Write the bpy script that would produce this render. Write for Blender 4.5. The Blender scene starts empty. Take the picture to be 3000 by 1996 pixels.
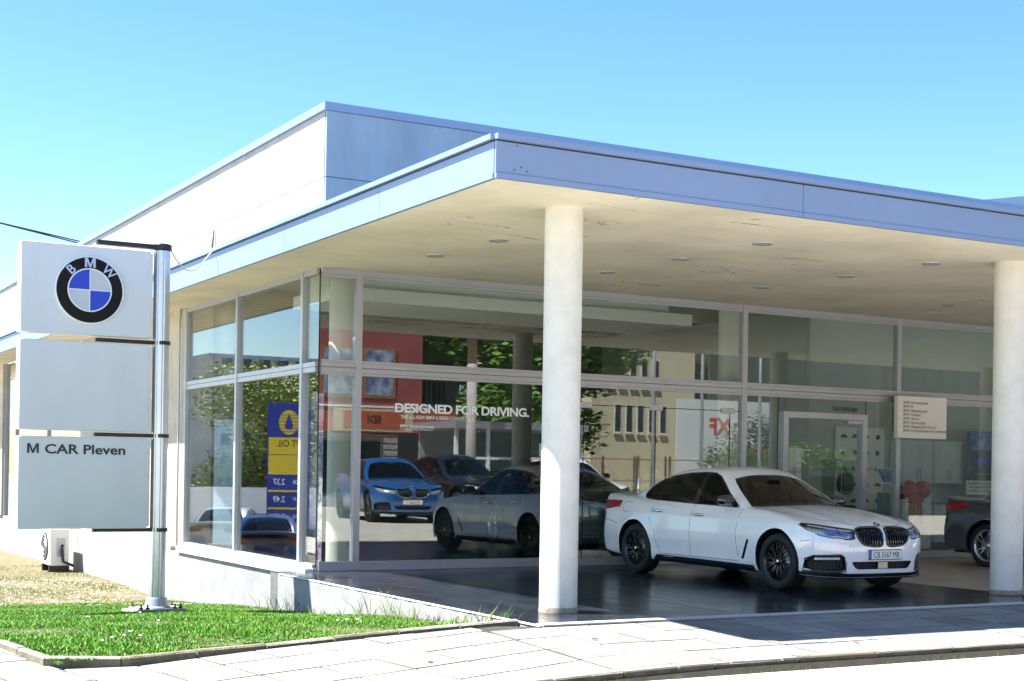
import bpy, bmesh, math, random
import numpy as np
from mathutils import Vector, Matrix
random.seed(7); np.random.seed(7)
S = bpy.context.scene
COL = S.collection
R = math.radians
# ------------------------------------------------------------------ camera
YAW, ROLL = .5135, .0158
cam_d = bpy.data.cameras.new('camera'); cam = bpy.data.objects.new('camera', cam_d); COL.objects.link(cam)
cam_d.sensor_width = 36; cam_d.lens = 4211.1 / 3000 * 36; cam_d.shift_y = (1379.9 - 998) / 3000
cam_d.clip_start = .1; cam_d.clip_end = 3000
_F = Vector((math.sin(YAW), math.cos(YAW), 0)); _Rt = Vector((math.cos(YAW), -math.sin(YAW), 0)); _U = Vector((0, 0, 1))
_r = _Rt * math.cos(ROLL) + _U * math.sin(ROLL); _u = _U * math.cos(ROLL) - _Rt * math.sin(ROLL)
_m = Matrix((_r, _u, -_F)).transposed().to_4x4(); _m.translation = Vector((-8.29, -20.826, 1.6)) / 1.168
cam.matrix_world = _m
S.camera = cam
# ------------------------------------------------------------------ sky, sun, exposure
SUN = Vector((-.489, .30, 1)).normalized()
SUN_EL = math.asin(SUN.z); SUN_AZ = math.atan2(SUN.x, SUN.y)
W = bpy.data.worlds.new('World'); S.world = W; W.use_nodes = True
nt = W.node_tree; bg = nt.nodes['Background']
sky = nt.nodes.new('ShaderNodeTexSky'); sky.sky_type = 'NISHITA'; sky.sun_disc = False
sky.sun_elevation = SUN_EL; sky.sun_rotation = SUN_AZ; sky.altitude = 100; sky.air_density = 1.0; sky.dust_density = .25; sky.ozone_density = 2.0
hs = nt.nodes.new('ShaderNodeHueSaturation'); hs.inputs['Saturation'].default_value = 1.28; hs.inputs['Hue'].default_value = .502
nt.links.new(sky.outputs[0], hs.inputs['Color']); nt.links.new(hs.outputs[0], bg.inputs[0])
bg.inputs[1].default_value = .063
sl = bpy.data.lights.new('sun', 'SUN'); sl.energy = 5.0; sl.angle = R(.53); sl.color = (1, .965, .89)
so = bpy.data.objects.new('sun', sl); COL.objects.link(so)
so.rotation_euler = SUN.to_track_quat('Z', 'Y').to_euler(); so.location = (-20, 12, 40)
vs = S.view_settings
vs.view_transform = 'Standard'; vs.look = 'None'; vs.exposure = 2.2; vs.gamma = 1; vs.use_curve_mapping = False
S.cycles.max_bounces = 10; S.cycles.transparent_max_bounces = 24; S.cycles.glossy_bounces = 6; S.cycles.diffuse_bounces = 4
S.cycles.caustics_reflective = False; S.cycles.caustics_refractive = False
S.cycles.sample_clamp_indirect = 8; S.cycles.use_denoising = True

# ------------------------------------------------------------------ materials
M = {}
def mat(name, col, rough=.5, metal=0, noise=0, nscale=8, bump=0, bscale=60, coat=0, spec=.5, col2=None, streak=0, emit=0):
    m = bpy.data.materials.new(name); m.use_nodes = True; n = m.node_tree.nodes; l = m.node_tree.links
    b = n['Principled BSDF']; b.inputs['Base Color'].default_value = (*col, 1); b.inputs['Roughness'].default_value = rough
    b.inputs['Metallic'].default_value = metal; b.inputs['Coat Weight'].default_value = coat; b.inputs['Coat Roughness'].default_value = .03; b.inputs['Coat IOR'].default_value = 1.75
    b.inputs['Specular IOR Level'].default_value = spec
    tc = n.new('ShaderNodeTexCoord')
    if noise or col2:
        nz = n.new('ShaderNodeTexNoise'); nz.inputs['Scale'].default_value = nscale; nz.inputs['Detail'].default_value = 6; nz.inputs['Roughness'].default_value = .62
        if streak:
            mp = n.new('ShaderNodeMapping'); mp.inputs['Scale'].default_value = (1, 1, streak); l.new(tc.outputs['Object'], mp.inputs[0]); l.new(mp.outputs[0], nz.inputs['Vector'])
        else: l.new(tc.outputs['Object'], nz.inputs['Vector'])
        rp = n.new('ShaderNodeValToRGB'); c2 = col2 or tuple(c * (1 - noise) for c in col)
        rp.color_ramp.elements[0].position = .33; rp.color_ramp.elements[1].position = .62
        rp.color_ramp.elements[0].color = (*c2, 1); rp.color_ramp.elements[1].color = (*col, 1)
        l.new(nz.outputs[0], rp.inputs[0]); l.new(rp.outputs[0], b.inputs['Base Color'])
    if bump:
        bz = n.new('ShaderNodeTexNoise'); bz.inputs['Scale'].default_value = bscale; bz.inputs['Detail'].default_value = 5
        l.new(tc.outputs['Object'], bz.inputs['Vector']); bp = n.new('ShaderNodeBump'); bp.inputs['Strength'].default_value = bump; bp.inputs['Distance'].default_value = .02
        l.new(bz.outputs[0], bp.inputs['Height']); l.new(bp.outputs[0], b.inputs['Normal'])
    if emit: b.inputs['Emission Color'].default_value = (*col, 1); b.inputs['Emission Strength'].default_value = emit
    M[name] = m; return m
def glass(name, tint=(.86, .93, .9), r0=.07, wav=0, gcol=(1, 1, 1), rough=0.0):
    m = bpy.data.materials.new(name); m.use_nodes = True; n = m.node_tree.nodes; l = m.node_tree.links
    for x in list(n): n.remove(x)
    out = n.new('ShaderNodeOutputMaterial'); mix = n.new('ShaderNodeMixShader'); tr = n.new('ShaderNodeBsdfTransparent'); gl = n.new('ShaderNodeBsdfGlossy')
    tr.inputs[0].default_value = (*tint, 1); gl.inputs[0].default_value = (*gcol, 1); gl.inputs['Roughness'].default_value = rough
    ge = n.new('ShaderNodeNewGeometry'); dt = n.new('ShaderNodeVectorMath'); dt.operation = 'DOT_PRODUCT'
    l.new(ge.outputs['Normal'], dt.inputs[0]); l.new(ge.outputs['Incoming'], dt.inputs[1])
    def mth(op, a, b=None):
        q = n.new('ShaderNodeMath'); q.operation = op
        for i, v in enumerate((a, b)):
            if v is None: continue
            if isinstance(v, (int, float)): q.inputs[i].default_value = v
            else: l.new(v, q.inputs[i])
        return q.outputs[0]
    c = mth('ABSOLUTE', dt.outputs['Value']); f = mth('POWER', mth('SUBTRACT', 1.0, c), 5.0); f = mth('ADD', mth('MULTIPLY', f, 1 - r0), r0)
    l.new(f, mix.inputs[0]); l.new(tr.outputs[0], mix.inputs[1]); l.new(gl.outputs[0], mix.inputs[2]); l.new(mix.outputs[0], out.inputs[0])
    if wav:
        tc = n.new('ShaderNodeTexCoord'); nz = n.new('ShaderNodeTexNoise'); nz.inputs['Scale'].default_value = .7; nz.inputs['Detail'].default_value = 1
        l.new(tc.outputs['Object'], nz.inputs['Vector']); bp = n.new('ShaderNodeBump'); bp.inputs['Strength'].default_value = wav; bp.inputs['Distance'].default_value = .02
        l.new(nz.outputs[0], bp.inputs['Height']); l.new(bp.outputs[0], gl.inputs['Normal'])
    M[name] = m; return m
mat('asphalt', (.50, .475, .42), .9, noise=.25, nscale=3, bump=.5, bscale=180)
mat('slab', (.25, .24, .22), .85, noise=.3, nscale=2.2, bump=.35, bscale=90)
mat('slab_b', (.20, .19, .175), .85, noise=.35, nscale=2.6, bump=.35, bscale=90)
mat('slab_c', (.28, .27, .24), .85, noise=.3, nscale=1.9, bump=.35, bscale=90)
mat('edging', (.5, .5, .5), .8, noise=.15, nscale=3)
mat('joint', (.035, .03, .022), .95, noise=.4, nscale=7)
mat('kerb', (.30, .275, .23), .9, noise=.4, nscale=3.5, bump=.6, bscale=50)
mat('kerb_mossy', (.20, .17, .12), .92, col2=(.10, .095, .055), nscale=5, bump=.7, bscale=50)
mat('kerb_shade_dirt', (.075, .065, .05), .95, noise=.5, nscale=6, bump=.6, bscale=60)  # street side of the kerb: dirt and its shade both put into the colour
mat('soil', (.10, .08, .045), .95, col2=(.18, .15, .08), nscale=6, bump=.8, bscale=70)
mat('gravel', (.40, .37, .30), .9, noise=.4, nscale=12)
mat('dry_grass', (.24, .20, .08), .8)
mat('tile', (.014, .018, .028), .2, spec=.28, noise=.35, nscale=1.5, bump=.03, bscale=6)
mat('tile_b', (.018, .023, .033), .23, spec=.28, noise=.3, nscale=1.9, bump=.03, bscale=6)
mat('grout', (.14, .14, .14), .8, noise=.3, nscale=9)
mat('beige_floor', (.42, .37, .30), .5, noise=.25, nscale=1.2)
mat('concrete', (.24, .32, .42), .85, noise=.3, nscale=1.1, bump=.25, bscale=120, streak=.3)
mat('plaster', (.36, .355, .345), .85, noise=.2, nscale=1.6, bump=.3, bscale=150)
mat('plinth', (.30, .30, .31), .85, noise=.25, nscale=2.2, bump=.35, bscale=130)
mat('pier', (.52, .47, .37), .85, noise=.2, nscale=2, bump=.35, bscale=110)
mat('column', (.70, .68, .62), .75, noise=.14, nscale=2.5, bump=.3, bscale=130)
mat('coping', (.19, .265, .43), .45, metal=.1, noise=.06, nscale=.6)
mat('alu', (.42, .43, .47), .38, metal=.5, noise=.07, nscale=3)
mat('alu_pole', (.60, .63, .67), .28, metal=.75, noise=.1, nscale=2.5)
mat('dark_gap', (.015, .015, .018), .8)
mat('black_metal', (.012, .012, .014), .4, noise=.3, nscale=20)
mat('sign_grey', (.60, .65, .70), .4, noise=.08, nscale=1.1, streak=.25)
mat('sign_white', (.80, .79, .75), .5, noise=.05, nscale=2)
mat('black', (.004, .004, .005), .5, spec=.2)
mat('logo_ring', (.72, .74, .76), .45)
mat('logo_blue', (.006, .05, .50), .3)
mat('logo_grey', (.46, .51, .56), .4)
mat('chrome', (.75, .77, .80), .12, metal=1)
mat('letter_dark', (.02, .022, .026), .5)
mat('letter_white', (.85, .9, .92), .5)
mat('grout_line', (.30, .29, .27), .9)
mat('lamp_lens', (.45, .45, .45), .4)
mat('int_wall', (.50, .53, .50), .8, noise=.06, nscale=.8)
mat('int_white', (.84, .85, .82), .6)
mat('int_dark', (.10, .105, .11), .6)
mat('int_floor', (.045, .05, .06), .16, noise=.3, nscale=1.2)
mat('cabinet', (.62, .70, .72), .45)
mat('ribbon', (.42, .008, .015), .45)
mat('wood_dark', (.05, .03, .02), .5)
mat('blue_print', (.02, .10, .35), .4, col2=(.25, .45, .75), nscale=3)
mat('pale_print', (.50, .58, .66), .5, col2=(.2, .32, .48), nscale=1.2)
mat('dark_print', (.02, .025, .04), .35, col2=(.06, .08, .14), nscale=4)
mat('photo_print', (.62, .58, .70), .5, col2=(.16, .10, .20), nscale=5)
mat('cable', (.55, .53, .5), .6)
mat('cable_dark', (.03, .03, .035), .6)
mat('red_wall', (.27, .06, .055), .85, noise=.12, nscale=1.2)
mat('orange', (.42, .09, .04), .6)
mat('tan', (.55, .42, .24), .7)
mat('cream_wall', (.66, .60, .42), .85, noise=.14, nscale=.5, streak=.3)
mat('yellow_eave', (.6, .5, .24), .8)
mat('grey_wall', (.30, .31, .33), .85, noise=.2, nscale=.6)
mat('window_dark', (.02, .03, .04), .08)
mat('curtain', (.05, .08, .2), .8, col2=(.35, .4, .5), nscale=3)
mat('timber_frame', (.3, .12, .04), .6)
mat('white_paint', (.78, .78, .76), .5, noise=.06, nscale=2)
mat('pole_wood', (.38, .27, .15), .85, noise=.35, nscale=2)
mat('pole_concrete', (.42, .41, .38), .85, noise=.2, nscale=3)
mat('dark_metal', (.030, .034, .036), .6, noise=.2, nscale=.5)
mat('rust', (.16, .07, .035), .85, noise=.4, nscale=9)
mat('totem_blue', (.012, .035, .32), .4)
mat('totem_yellow', (.75, .56, .02), .45)
mat('banner_red', (.6, .05, .03), .6)
mat('tarp', (.7, .72, .74), .6)
mat('bark', (.12, .085, .055), .9, noise=.4, nscale=12, bump=.8, bscale=40)
mat('tyre', (.016, .017, .019), .75, noise=.2, nscale=30)
mat('rim_black', (.005, .005, .005), .3, metal=.2, coat=.3)
mat('rim_silver', (.55, .56, .58), .25, metal=.9)
mat('disc', (.25, .25, .26), .35, metal=.9)
mat('gloss_black', (.006, .006, .007), .12, coat=.7)
mat('matt_black', (.012, .012, .014), .55)
mat('satin_black', (.010, .012, .018), .35)
mat('interior', (.025, .025, .027), .7)
mat('lining', (.028, .03, .033), .8)
mat('silver_trim', (.7, .71, .72), .2, metal=1)
mat('plate', (.80, .80, .78), .4)
mat('plate_blue', (.02, .10, .5), .4)
mat('tail_red', (.35, .008, .01), .12, coat=.6)
mat('lamp_inner', (.62, .66, .72), .2, metal=.5)
mat('lamp_blue', (.16, .22, .42), .1, metal=.5)
mat('amber', (.5, .3, .12), .3)
mat('shirt', (.45, .46, .46), .85)
def opal(name, c):
    m = bpy.data.materials.new(name); m.use_nodes = True; n = m.node_tree.nodes; l = m.node_tree.links; n.remove(n['Principled BSDF']); t = n.new('ShaderNodeBsdfTranslucent'); t.inputs[0].default_value = (*c, 1); l.new(t.outputs[0], n['Material Output'].inputs[0]); M[name] = m
opal('opal', (.03, .03, .03)); opal('opal_bright', (.22, .23, .23))
glass('pane', (.90, .935, .92), .092, wav=.014)
glass('clear_pane', (.86, .93, .92), .04)
glass('car_tint', (.07, .08, .085), .045)
glass('car_screen', (.42, .44, .43), .035)
glass('lamp_glass', (.86, .9, .95), .05)
def foliage(name, c1, c2):
    m = mat(name, c1, .55, col2=c2, nscale=1.3, spec=.3); b = m.node_tree.nodes['Principled BSDF']
    b.inputs['Transmission Weight'].default_value = 0; b.inputs['Subsurface Weight'].default_value = 0
    return m
foliage('leaf', (.15, .27, .04), (.05, .12, .016)); foliage('leaf_willow', (.27, .31, .06), (.10, .15, .02)); foliage('leaf_shrub', (.10, .17, .04), (.03, .07, .015)); foliage('leaf_dark', (.05, .055, .04), (.02, .03, .012))
foliage('grass', (.08, .28, .008), (.05, .20, .006)); foliage('grass_b', (.16, .28, .016), (.09, .20, .010))

def paint(name, col, flake=0, rough=.3):
    m = mat(name, col, rough, metal=flake, coat=1.0); return m

# ------------------------------------------------------------------ mesh helpers
def link(name, me, m=None, parent=None, smooth=False):
    o = bpy.data.objects.new(name, me); COL.objects.link(o)
    if m and not me.materials: me.materials.append(M[m] if isinstance(m, str) else m)
    if smooth:
        for p in me.polygons: p.use_smooth = True
    if parent: o.parent = parent
    return o
class MB:
    def __init__(s): s.v = []; s.f = []
    def add(s, vs, fs):
        b = len(s.v); s.v += [tuple(p) for p in vs]; s.f += [tuple(i + b for i in f) for f in fs]; return s
    def box(s, x0, x1, y0, y1, z0, z1, bev=0):
        if bev:
            b = bev; vs = []; 
            for (zz, i) in ((z0, b), (z0 + b, 0), (z1 - b, 0), (z1, b)):
                vs += [(x0 + i, y0 + i, zz), (x1 - i, y0 + i, zz), (x1 - i, y1 - i, zz), (x0 + i, y1 - i, zz)]
            fs = [(3, 2, 1, 0), (12, 13, 14, 15)]
            for k in range(3):
                for j in range(4): fs.append((k * 4 + j, k * 4 + (j + 1) % 4, k * 4 + 4 + (j + 1) % 4, k * 4 + 4 + j))
            return s.add(vs, fs)
        return s.add([(x0, y0, z0), (x1, y0, z0), (x1, y1, z0), (x0, y1, z0), (x0, y0, z1), (x1, y0, z1), (x1, y1, z1), (x0, y1, z1)],
                     [(3, 2, 1, 0), (4, 5, 6, 7), (0, 1, 5, 4), (1, 2, 6, 5), (2, 3, 7, 6), (3, 0, 4, 7)])
    def prism(s, poly, z0, z1, axis='z'):
        n = len(poly)
        def P(a, b, c): return {'z': (a, b, c), 'y': (a, c, b), 'x': (c, a, b)}[axis]
        return s.add([P(a, b, z0) for a, b in poly] + [P(a, b, z1) for a, b in poly],
                     [tuple(range(n))[::-1], tuple(range(n, 2 * n))] + [(i, (i + 1) % n, n + (i + 1) % n, n + i) for i in range(n)])
    def lathe(s, prof, n=24, c=(0, 0, 0), axis='z', caps=True):
        vs = []
        for r, h in prof:
            for i in range(n):
                a = 2 * math.pi * i / n; p = (r * math.cos(a), r * math.sin(a), h)
                if axis == 'y': p = (p[0], p[2], p[1])
                if axis == 'x': p = (p[2], p[0], p[1])
                vs.append((p[0] + c[0], p[1] + c[1], p[2] + c[2]))
        fs = [(k * n + i, k * n + (i + 1) % n, (k + 1) * n + (i + 1) % n, (k + 1) * n + i) for k in range(len(prof) - 1) for i in range(n)]
        if caps: fs += [tuple(range(n))[::-1], tuple(range((len(prof) - 1) * n, len(prof) * n))]
        return s.add(vs, fs)
    def tube(s, pts, r, n=6, closed=False, caps=True):
        pts = [Vector(p) for p in pts]; m = len(pts); rs = r if isinstance(r, (list, tuple)) else [r] * m; vs = []
        ref = Vector((0, 0, 1))
        for i, p in enumerate(pts):
            a = pts[(i - 1) % m] if (closed or i > 0) else p; b = pts[(i + 1) % m] if (closed or i < m - 1) else p
            t = (b - a).normalized() if (b - a).length > 1e-9 else Vector((0, 0, 1))
            if abs(t.dot(ref)) > .95: rr = Vector((1, 0, 0))
            else: rr = ref
            u = t.cross(rr).normalized(); w = t.cross(u)
            for k in range(n):
                ang = 2 * math.pi * k / n; vs.append(p + (u * math.cos(ang) + w * math.sin(ang)) * rs[i])
        fs = []
        for i in range(m if closed else m - 1):
            j = (i + 1) % m
            for k in range(n): fs.append((i * n + k, i * n + (k + 1) % n, j * n + (k + 1) % n, j * n + k))
        if not closed and caps: fs += [tuple(range(n))[::-1], tuple(range((m - 1) * n, m * n))]
        return s.add(vs, fs)
    def ellipsoid(s, c, r, nu=16, nv=10, p=1.0):
        vs = []; fs = []
        def sg(v): return math.copysign(abs(v) ** p, v)
        for j in range(nv + 1):
            b = -math.pi / 2 + math.pi * j / nv
            for i in range(nu):
                a = 2 * math.pi * i / nu
                vs.append((c[0] + r[0] * sg(math.cos(b)) * sg(math.cos(a)), c[1] + r[1] * sg(math.cos(b)) * sg(math.sin(a)), c[2] + r[2] * sg(math.sin(b))))
        for j in range(nv):
            for i in range(nu): fs.append((j * nu + i, j * nu + (i + 1) % nu, (j + 1) * nu + (i + 1) % nu, (j + 1) * nu + i))
        return s.add(vs, fs)
    def mesh(s, name):
        me = bpy.data.meshes.new(name); me.from_pydata(s.v, [], s.f); me.update(); return me
    def build(s, name, m, parent=None, smooth=False):
        return link(name, s.mesh(name), m, parent, smooth)
def fixn(o):
    bm = bmesh.new(); bm.from_mesh(o.data); bmesh.ops.recalc_face_normals(bm, faces=bm.faces); bm.to_mesh(o.data); bm.free(); return o
def box(name, m, x0, x1, y0, y1, z0, z1, parent=None, bev=0): return MB().box(x0, x1, y0, y1, z0, z1, bev).build(name, m, parent)
def empty(name, loc=(0, 0, 0), rz=0):
    o = bpy.data.objects.new(name, None); COL.objects.link(o); o.location = loc; o.rotation_euler = (0, 0, rz); o.empty_display_size = .2; return o
def tag(o, label=None, cat=None, group=None, kind=None):
    for k, v in (('label', label), ('category', cat), ('group', group), ('kind', kind)):
        if v: o[k] = v
    return o
def autosmooth(o, ang=35):
    me = o.data; bm = bmesh.new(); bm.from_mesh(me)
    for f in bm.faces: f.smooth = True
    for e in bm.edges:
        if len(e.link_faces) != 2 or e.calc_face_angle(0) > R(ang): e.smooth = False
    bm.to_mesh(me); bm.free(); return o
def text_mesh(body, size, bold=0.0, depth=.002, align='LEFT', spacing=1.0, shear=0, wscale=1.0, width=None):
    cu = bpy.data.curves.new('txt', 'FONT'); cu.body = body; cu.size = size; cu.extrude = depth; cu.offset = bold * size; cu.align_x = align; cu.space_character = spacing; cu.shear = shear; cu.resolution_u = 4
    o = bpy.data.objects.new('txt', cu); COL.objects.link(o); bpy.context.view_layer.update()
    me = bpy.data.meshes.new_from_object(o.evaluated_get(bpy.context.evaluated_depsgraph_get()))
    bpy.data.objects.remove(o); bpy.data.curves.remove(cu)
    if width:
        xs_ = [v.co.x for v in me.vertices]; wscale = width / (max(xs_) - min(xs_))
    if wscale != 1: me.transform(Matrix.Diagonal((wscale, 1, 1, 1)))
    return me
def glyph_m(h, w, t, d=.003):
    v = [(0, 0), (t, 0), (t, h * .68), (w / 2 - t * .38, 0), (w / 2 + t * .38, 0), (w - t, h * .68), (w - t, 0), (w, 0), (w, h), (w - t * 1.25, h), (w / 2, h * .30), (t * 1.25, h), (0, h)]
    me = MB().prism(v, -d, d).mesh('lettering'); return me
TXT_FRONT = Matrix.Rotation(math.pi / 2, 4, 'X')      # reads from -Y side, x to the right
def text(body, size, mtx, m, parent=None, name='lettering', **k):
    me = text_mesh(body, size, **k); me.transform(mtx); me.materials.clear(); return link(name, me, m, parent)
def T(x, y, z): return Matrix.Translation((x, y, z))
# ================================================================== CARS
def smtab(tab, sig=.06, n=600):
    xs = np.array([t[0] for t in tab], float); ys = np.array([t[1] for t in tab], float)
    o = np.argsort(xs); xs = xs[o]; ys = ys[o]
    gx = np.linspace(xs[0] - .5, xs[-1] + .5, n); gy = np.interp(gx, xs, ys)
    if sig > 0:
        d = gx[1] - gx[0]; k = np.arange(-int(3 * sig / d) - 1, int(3 * sig / d) + 2) * d; w = np.exp(-.5 * (k / sig) ** 2); w /= w.sum()
        gy = np.convolve(np.pad(gy, len(k) // 2, mode='edge'), w, 'valid')
    return lambda v: np.interp(v, gx, gy)
def smax(a, b, k):
    h = np.clip(.5 + .5 * (a - b) / k, 0, 1); return b + (a - b) * h + k * h * (1 - h)
def smin(a, b, k): return -smax(-a, -b, k)
CS = 1.168   # drawing units per metre; the whole scene is brought to metres at the end
AX_F, AX_R = 1.4875, -1.4875
_Wp = smtab([(-2.7, .80), (-2.4, .865), (-2.0, .915), (-1.5, .932), (-.9, .922), (0, .914), (.8, .918), (1.45, .932), (1.9, .925), (2.2, .90), (2.45, .86)], .15)
_Wz = smtab([(.12, -.10), (.22, -.055), (.30, -.03), (.36, -.028), (.50, -.008), (.64, 0), (.76, -.012), (.815, -.016), (.825, -.022), (.90, -.055), (.98, -.105), (1.06, -.16), (1.2, -.3)], .010)
_Tc = smtab([(-2.7, 1.06), (-2.55, 1.105), (-2.3, 1.105), (-1.8, 1.09), (-1.2, 1.04), (-.4, 1.005), (.4, .995), (.9, 1.005), (1.1, .995), (1.5, .955), (1.9, .89), (2.15, .83), (2.28, .785), (2.4, .72)], .08)
_Cr = smtab([(-2.6, .05), (-1.5, .06), (0, .055), (1, .06), (1.6, .075), (2.0, .085), (2.4, .09)], .1)
_Fx = smtab([(.10, 2.24), (.2, 2.31), (.27, 2.325), (.40, 2.335), (.50, 2.345), (.60, 2.345), (.70, 2.325), (.76, 2.285), (.82, 2.22), (.9, 2.1)], .02)
_Rx = smtab([(.15, -2.44), (.25, -2.53), (.4, -2.585), (.55, -2.59), (.70, -2.565), (.80, -2.55), (.95, -2.555), (1.06, -2.56), (1.12, -2.53)], .02)
_Zb = smtab([(-2.6, .30), (-2.1, .24), (-1.5, .20), (1.5, .19), (2.0, .185), (2.4, .20)], .1)
_Rf = smtab([(1.2, 1.30), (.6, 1.405), (.25, 1.452), (-.1, 1.474), (-.5, 1.478), (-.9, 1.452), (-1.3, 1.388), (-1.6, 1.31), (-2.0, 1.2)], .12)
_Wc = smtab([(1.1, .80), (.5, .825), (-.3, .83), (-1.0, .81), (-1.6, .755), (-2.1, .68)], .15)
def car_field(x, y, z):
    y = np.abs(y)
    Wl = _Wp(x) + _Wz(z - .015 * np.clip(-x, -1.5, 2) * np.clip((z - .6) * 3, 0, 1))
    for ax in (AX_F, AX_R):
        r = np.sqrt((x - ax) ** 2 + (z - .34) ** 2); Wl = Wl + .016 * np.exp(-((r - .40) / .085) ** 2) * (z < 1.0)
    g = y - Wl
    top = (z - (_Tc(x) - _Cr(x) * (y / .9) ** 2 - .012 * np.exp(-((y - .42) / .10) ** 2) * np.clip((x - 1.0) * 3, 0, 1) * 0 + .010 * np.exp(-((y - .50) / .09) ** 2) * np.clip((x - .95) * 3, 0, 1))) * .95
    yy = y / .9
    fr = (x - (_Fx(z) - .085 * yy ** 2 - .31 * yy ** 6)) * .85
    re = (_Rx(z) + .07 * yy ** 2 + .24 * yy ** 6 - x) * .9
    bo = _Zb(x) - z
    low = smax(g, top, .055); low = smax(low, fr, .06); low = smax(low, re, .05); low = smax(low, bo, .04)
    h = z - .95
    cs = (y - (_Wc(x) - .34 * h - .50 * h * h)) * .93
    ct = z - (_Rf(x) - .05 * (y / .6) ** 2)
    ws = (x + h * 2.02 - 1.06 + .20 * (y / .7) ** 2) * .43
    rw = (-x + h * 2.55 - 2.31 + .22 * (y / .7) ** 2) * .365
    cab = smax(cs, ct, .08); cab = smax(cab, ws, .05); cab = smax(cab, rw, .06)
    cab = smax(cab, .9 - z, .01)
    return smin(low, cab, .025)
def car_grad(P):
    e = 2e-3; g = np.zeros_like(P)
    for i in range(3):
        a = P.copy(); a[:, i] += e; b = P.copy(); b[:, i] -= e
        g[:, i] = (car_field(*a.T) - car_field(*b.T)) / (2 * e)
    return g
SURF = {}
def surf(pts2, axis, sign=1):
    """3D points on the car skin: 2D outline points cast along an axis from outside."""
    pts2 = np.asarray(pts2, float); n = len(pts2); t = np.linspace(0, 1, 160)
    if axis == 'y': A = np.c_[pts2[:, 0], np.full(n, 1.1), pts2[:, 1]]; B = A.copy(); B[:, 1] = .0
    elif axis == 'x': A = np.c_[np.full(n, 2.6 * sign), pts2[:, 0], pts2[:, 1]]; B = A.copy(); B[:, 0] = 0
    else: A = np.c_[pts2[:, 0], pts2[:, 1], np.full(n, 1.7)]; B = A.copy(); B[:, 2] = .4
    key = (axis, sign, pts2.tobytes())
    if key not in SURF: SURF[key] = cast(A, B)
    return SURF[key].copy()
def cast(A, B, n=90):
    lo = np.zeros(len(A)); hi = np.ones(len(A)); found = np.zeros(len(A), bool); prev = 0.0
    for k in range(1, n + 1):
        t = k / n; P = A + (B - A) * t; ins = car_field(*P.T) < 0; new = ins & ~found
        lo[new] = prev; hi[new] = t; found |= ins; prev = t
    for _ in range(22):
        mid = (lo + hi) / 2; P = A + (B - A) * mid[:, None]; ins = car_field(*P.T) < 0
        hi = np.where(ins, mid, hi); lo = np.where(ins, lo, mid)
    return A + (B - A) * hi[:, None]
def inside(poly, x, y):
    c = False; n = len(poly); j = n - 1
    for i in range(n):
        xi, yi = poly[i]; xj, yj = poly[j]
        if (yi > y) != (yj > y) and x < (xj - xi) * (y - yi) / (yj - yi) + xi: c = not c
        j = i
    return c
def rnd(poly, it=2):
    for _ in range(it):
        q = []
        for i in range(len(poly)):
            a = np.array(poly[i]); b = np.array(poly[(i + 1) % len(poly)]); q += [tuple(a * .8 + b * .2), tuple(a * .2 + b * .8)]
        poly = q
    return poly
IDX = {'y': (0, 2), 'x': (1, 2), 'z': (0, 1)}
def cut(bm, lay, poly, axis, test, pid, only=None):
    ia, ib = IDX[axis]; px = [p[0] for p in poly]; pz = [p[1] for p in poly]
    x0, x1, z0, z1 = min(px), max(px), min(pz), max(pz)
    cand = set()
    for f in bm.faces:
        if only is not None and f[lay] not in only: continue
        cs = [v.co for v in f.verts]; a = [c[ia] for c in cs]; b = [c[ib] for c in cs]
        if max(a) < x0 or min(a) > x1 or max(b) < z0 or min(b) > z1: continue
        if test(f.calc_center_median()): cand.add(f)
    n = len(poly)
    for i in range(n):
        p, q = poly[i], poly[(i + 1) % n]
        dx, dz = q[0] - p[0], q[1] - p[1]
        if abs(dx) + abs(dz) < 1e-6: continue
        e0, e1, g0, g1 = min(p[0], q[0]) - 1e-4, max(p[0], q[0]) + 1e-4, min(p[1], q[1]) - 1e-4, max(p[1], q[1]) + 1e-4
        near = []
        for f in cand:
            cs = [v.co for v in f.verts]; a = [c[ia] for c in cs]; b = [c[ib] for c in cs]
            if max(a) >= e0 and min(a) <= e1 and max(b) >= g0 and min(b) <= g1: near.append(f)
        if not near: continue
        no = Vector((0, 0, 0)); no[ia] = -dz; no[ib] = dx; co = Vector((0, 0, 0)); co[ia] = p[0]; co[ib] = p[1]
        cand -= set(near)
        geom = near + list({e for f in near for e in f.edges}) + list({v for f in near for v in f.verts})
        r = bmesh.ops.bisect_plane(bm, geom=geom, dist=2e-4, plane_co=co, plane_no=no)
        cand |= {g for g in r['geom'] if isinstance(g, bmesh.types.BMFace)}
        cand = {f for f in cand if f.is_valid}
    hit = []
    for f in cand:
        c = f.calc_center_median()
        if test(c) and inside(poly, c[ia], c[ib]): f[lay] = pid; hit.append(f)
    return hit
# outlines on the right half of the car (y >= 0): side (x,z), front (y,z), plan (x,y)
DLO = [(.665, .957), (.3, .968), (-.4, .985), (-1.25, 1.010), (-1.42, 1.022), (-1.50, 1.050), (-1.50, 1.10), (-1.42, 1.185), (-1.25, 1.27), (-1.0, 1.338), (-.7, 1.378), (-.35, 1.394), (-.12, 1.386), (.03, 1.345), (.19, 1.255), (.36, 1.145), (.52, 1.050)]
WIN = [('F', [(.50, .980), (.3, .985), (-.21, .996), (-.21, 1.370), (-.12, 1.365), (.01, 1.328), (.17, 1.238), (.33, 1.132), (.44, 1.06)]),
       ('R', [(-.30, .998), (-1.09, 1.019), (-1.09, 1.290), (-.9, 1.338), (-.6, 1.370), (-.30, 1.377)]),
       ('Q', [(-1.12, 1.020), (-1.40, 1.037), (-1.475, 1.065), (-1.465, 1.11), (-1.38, 1.185), (-1.24, 1.25), (-1.12, 1.285)])]
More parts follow.
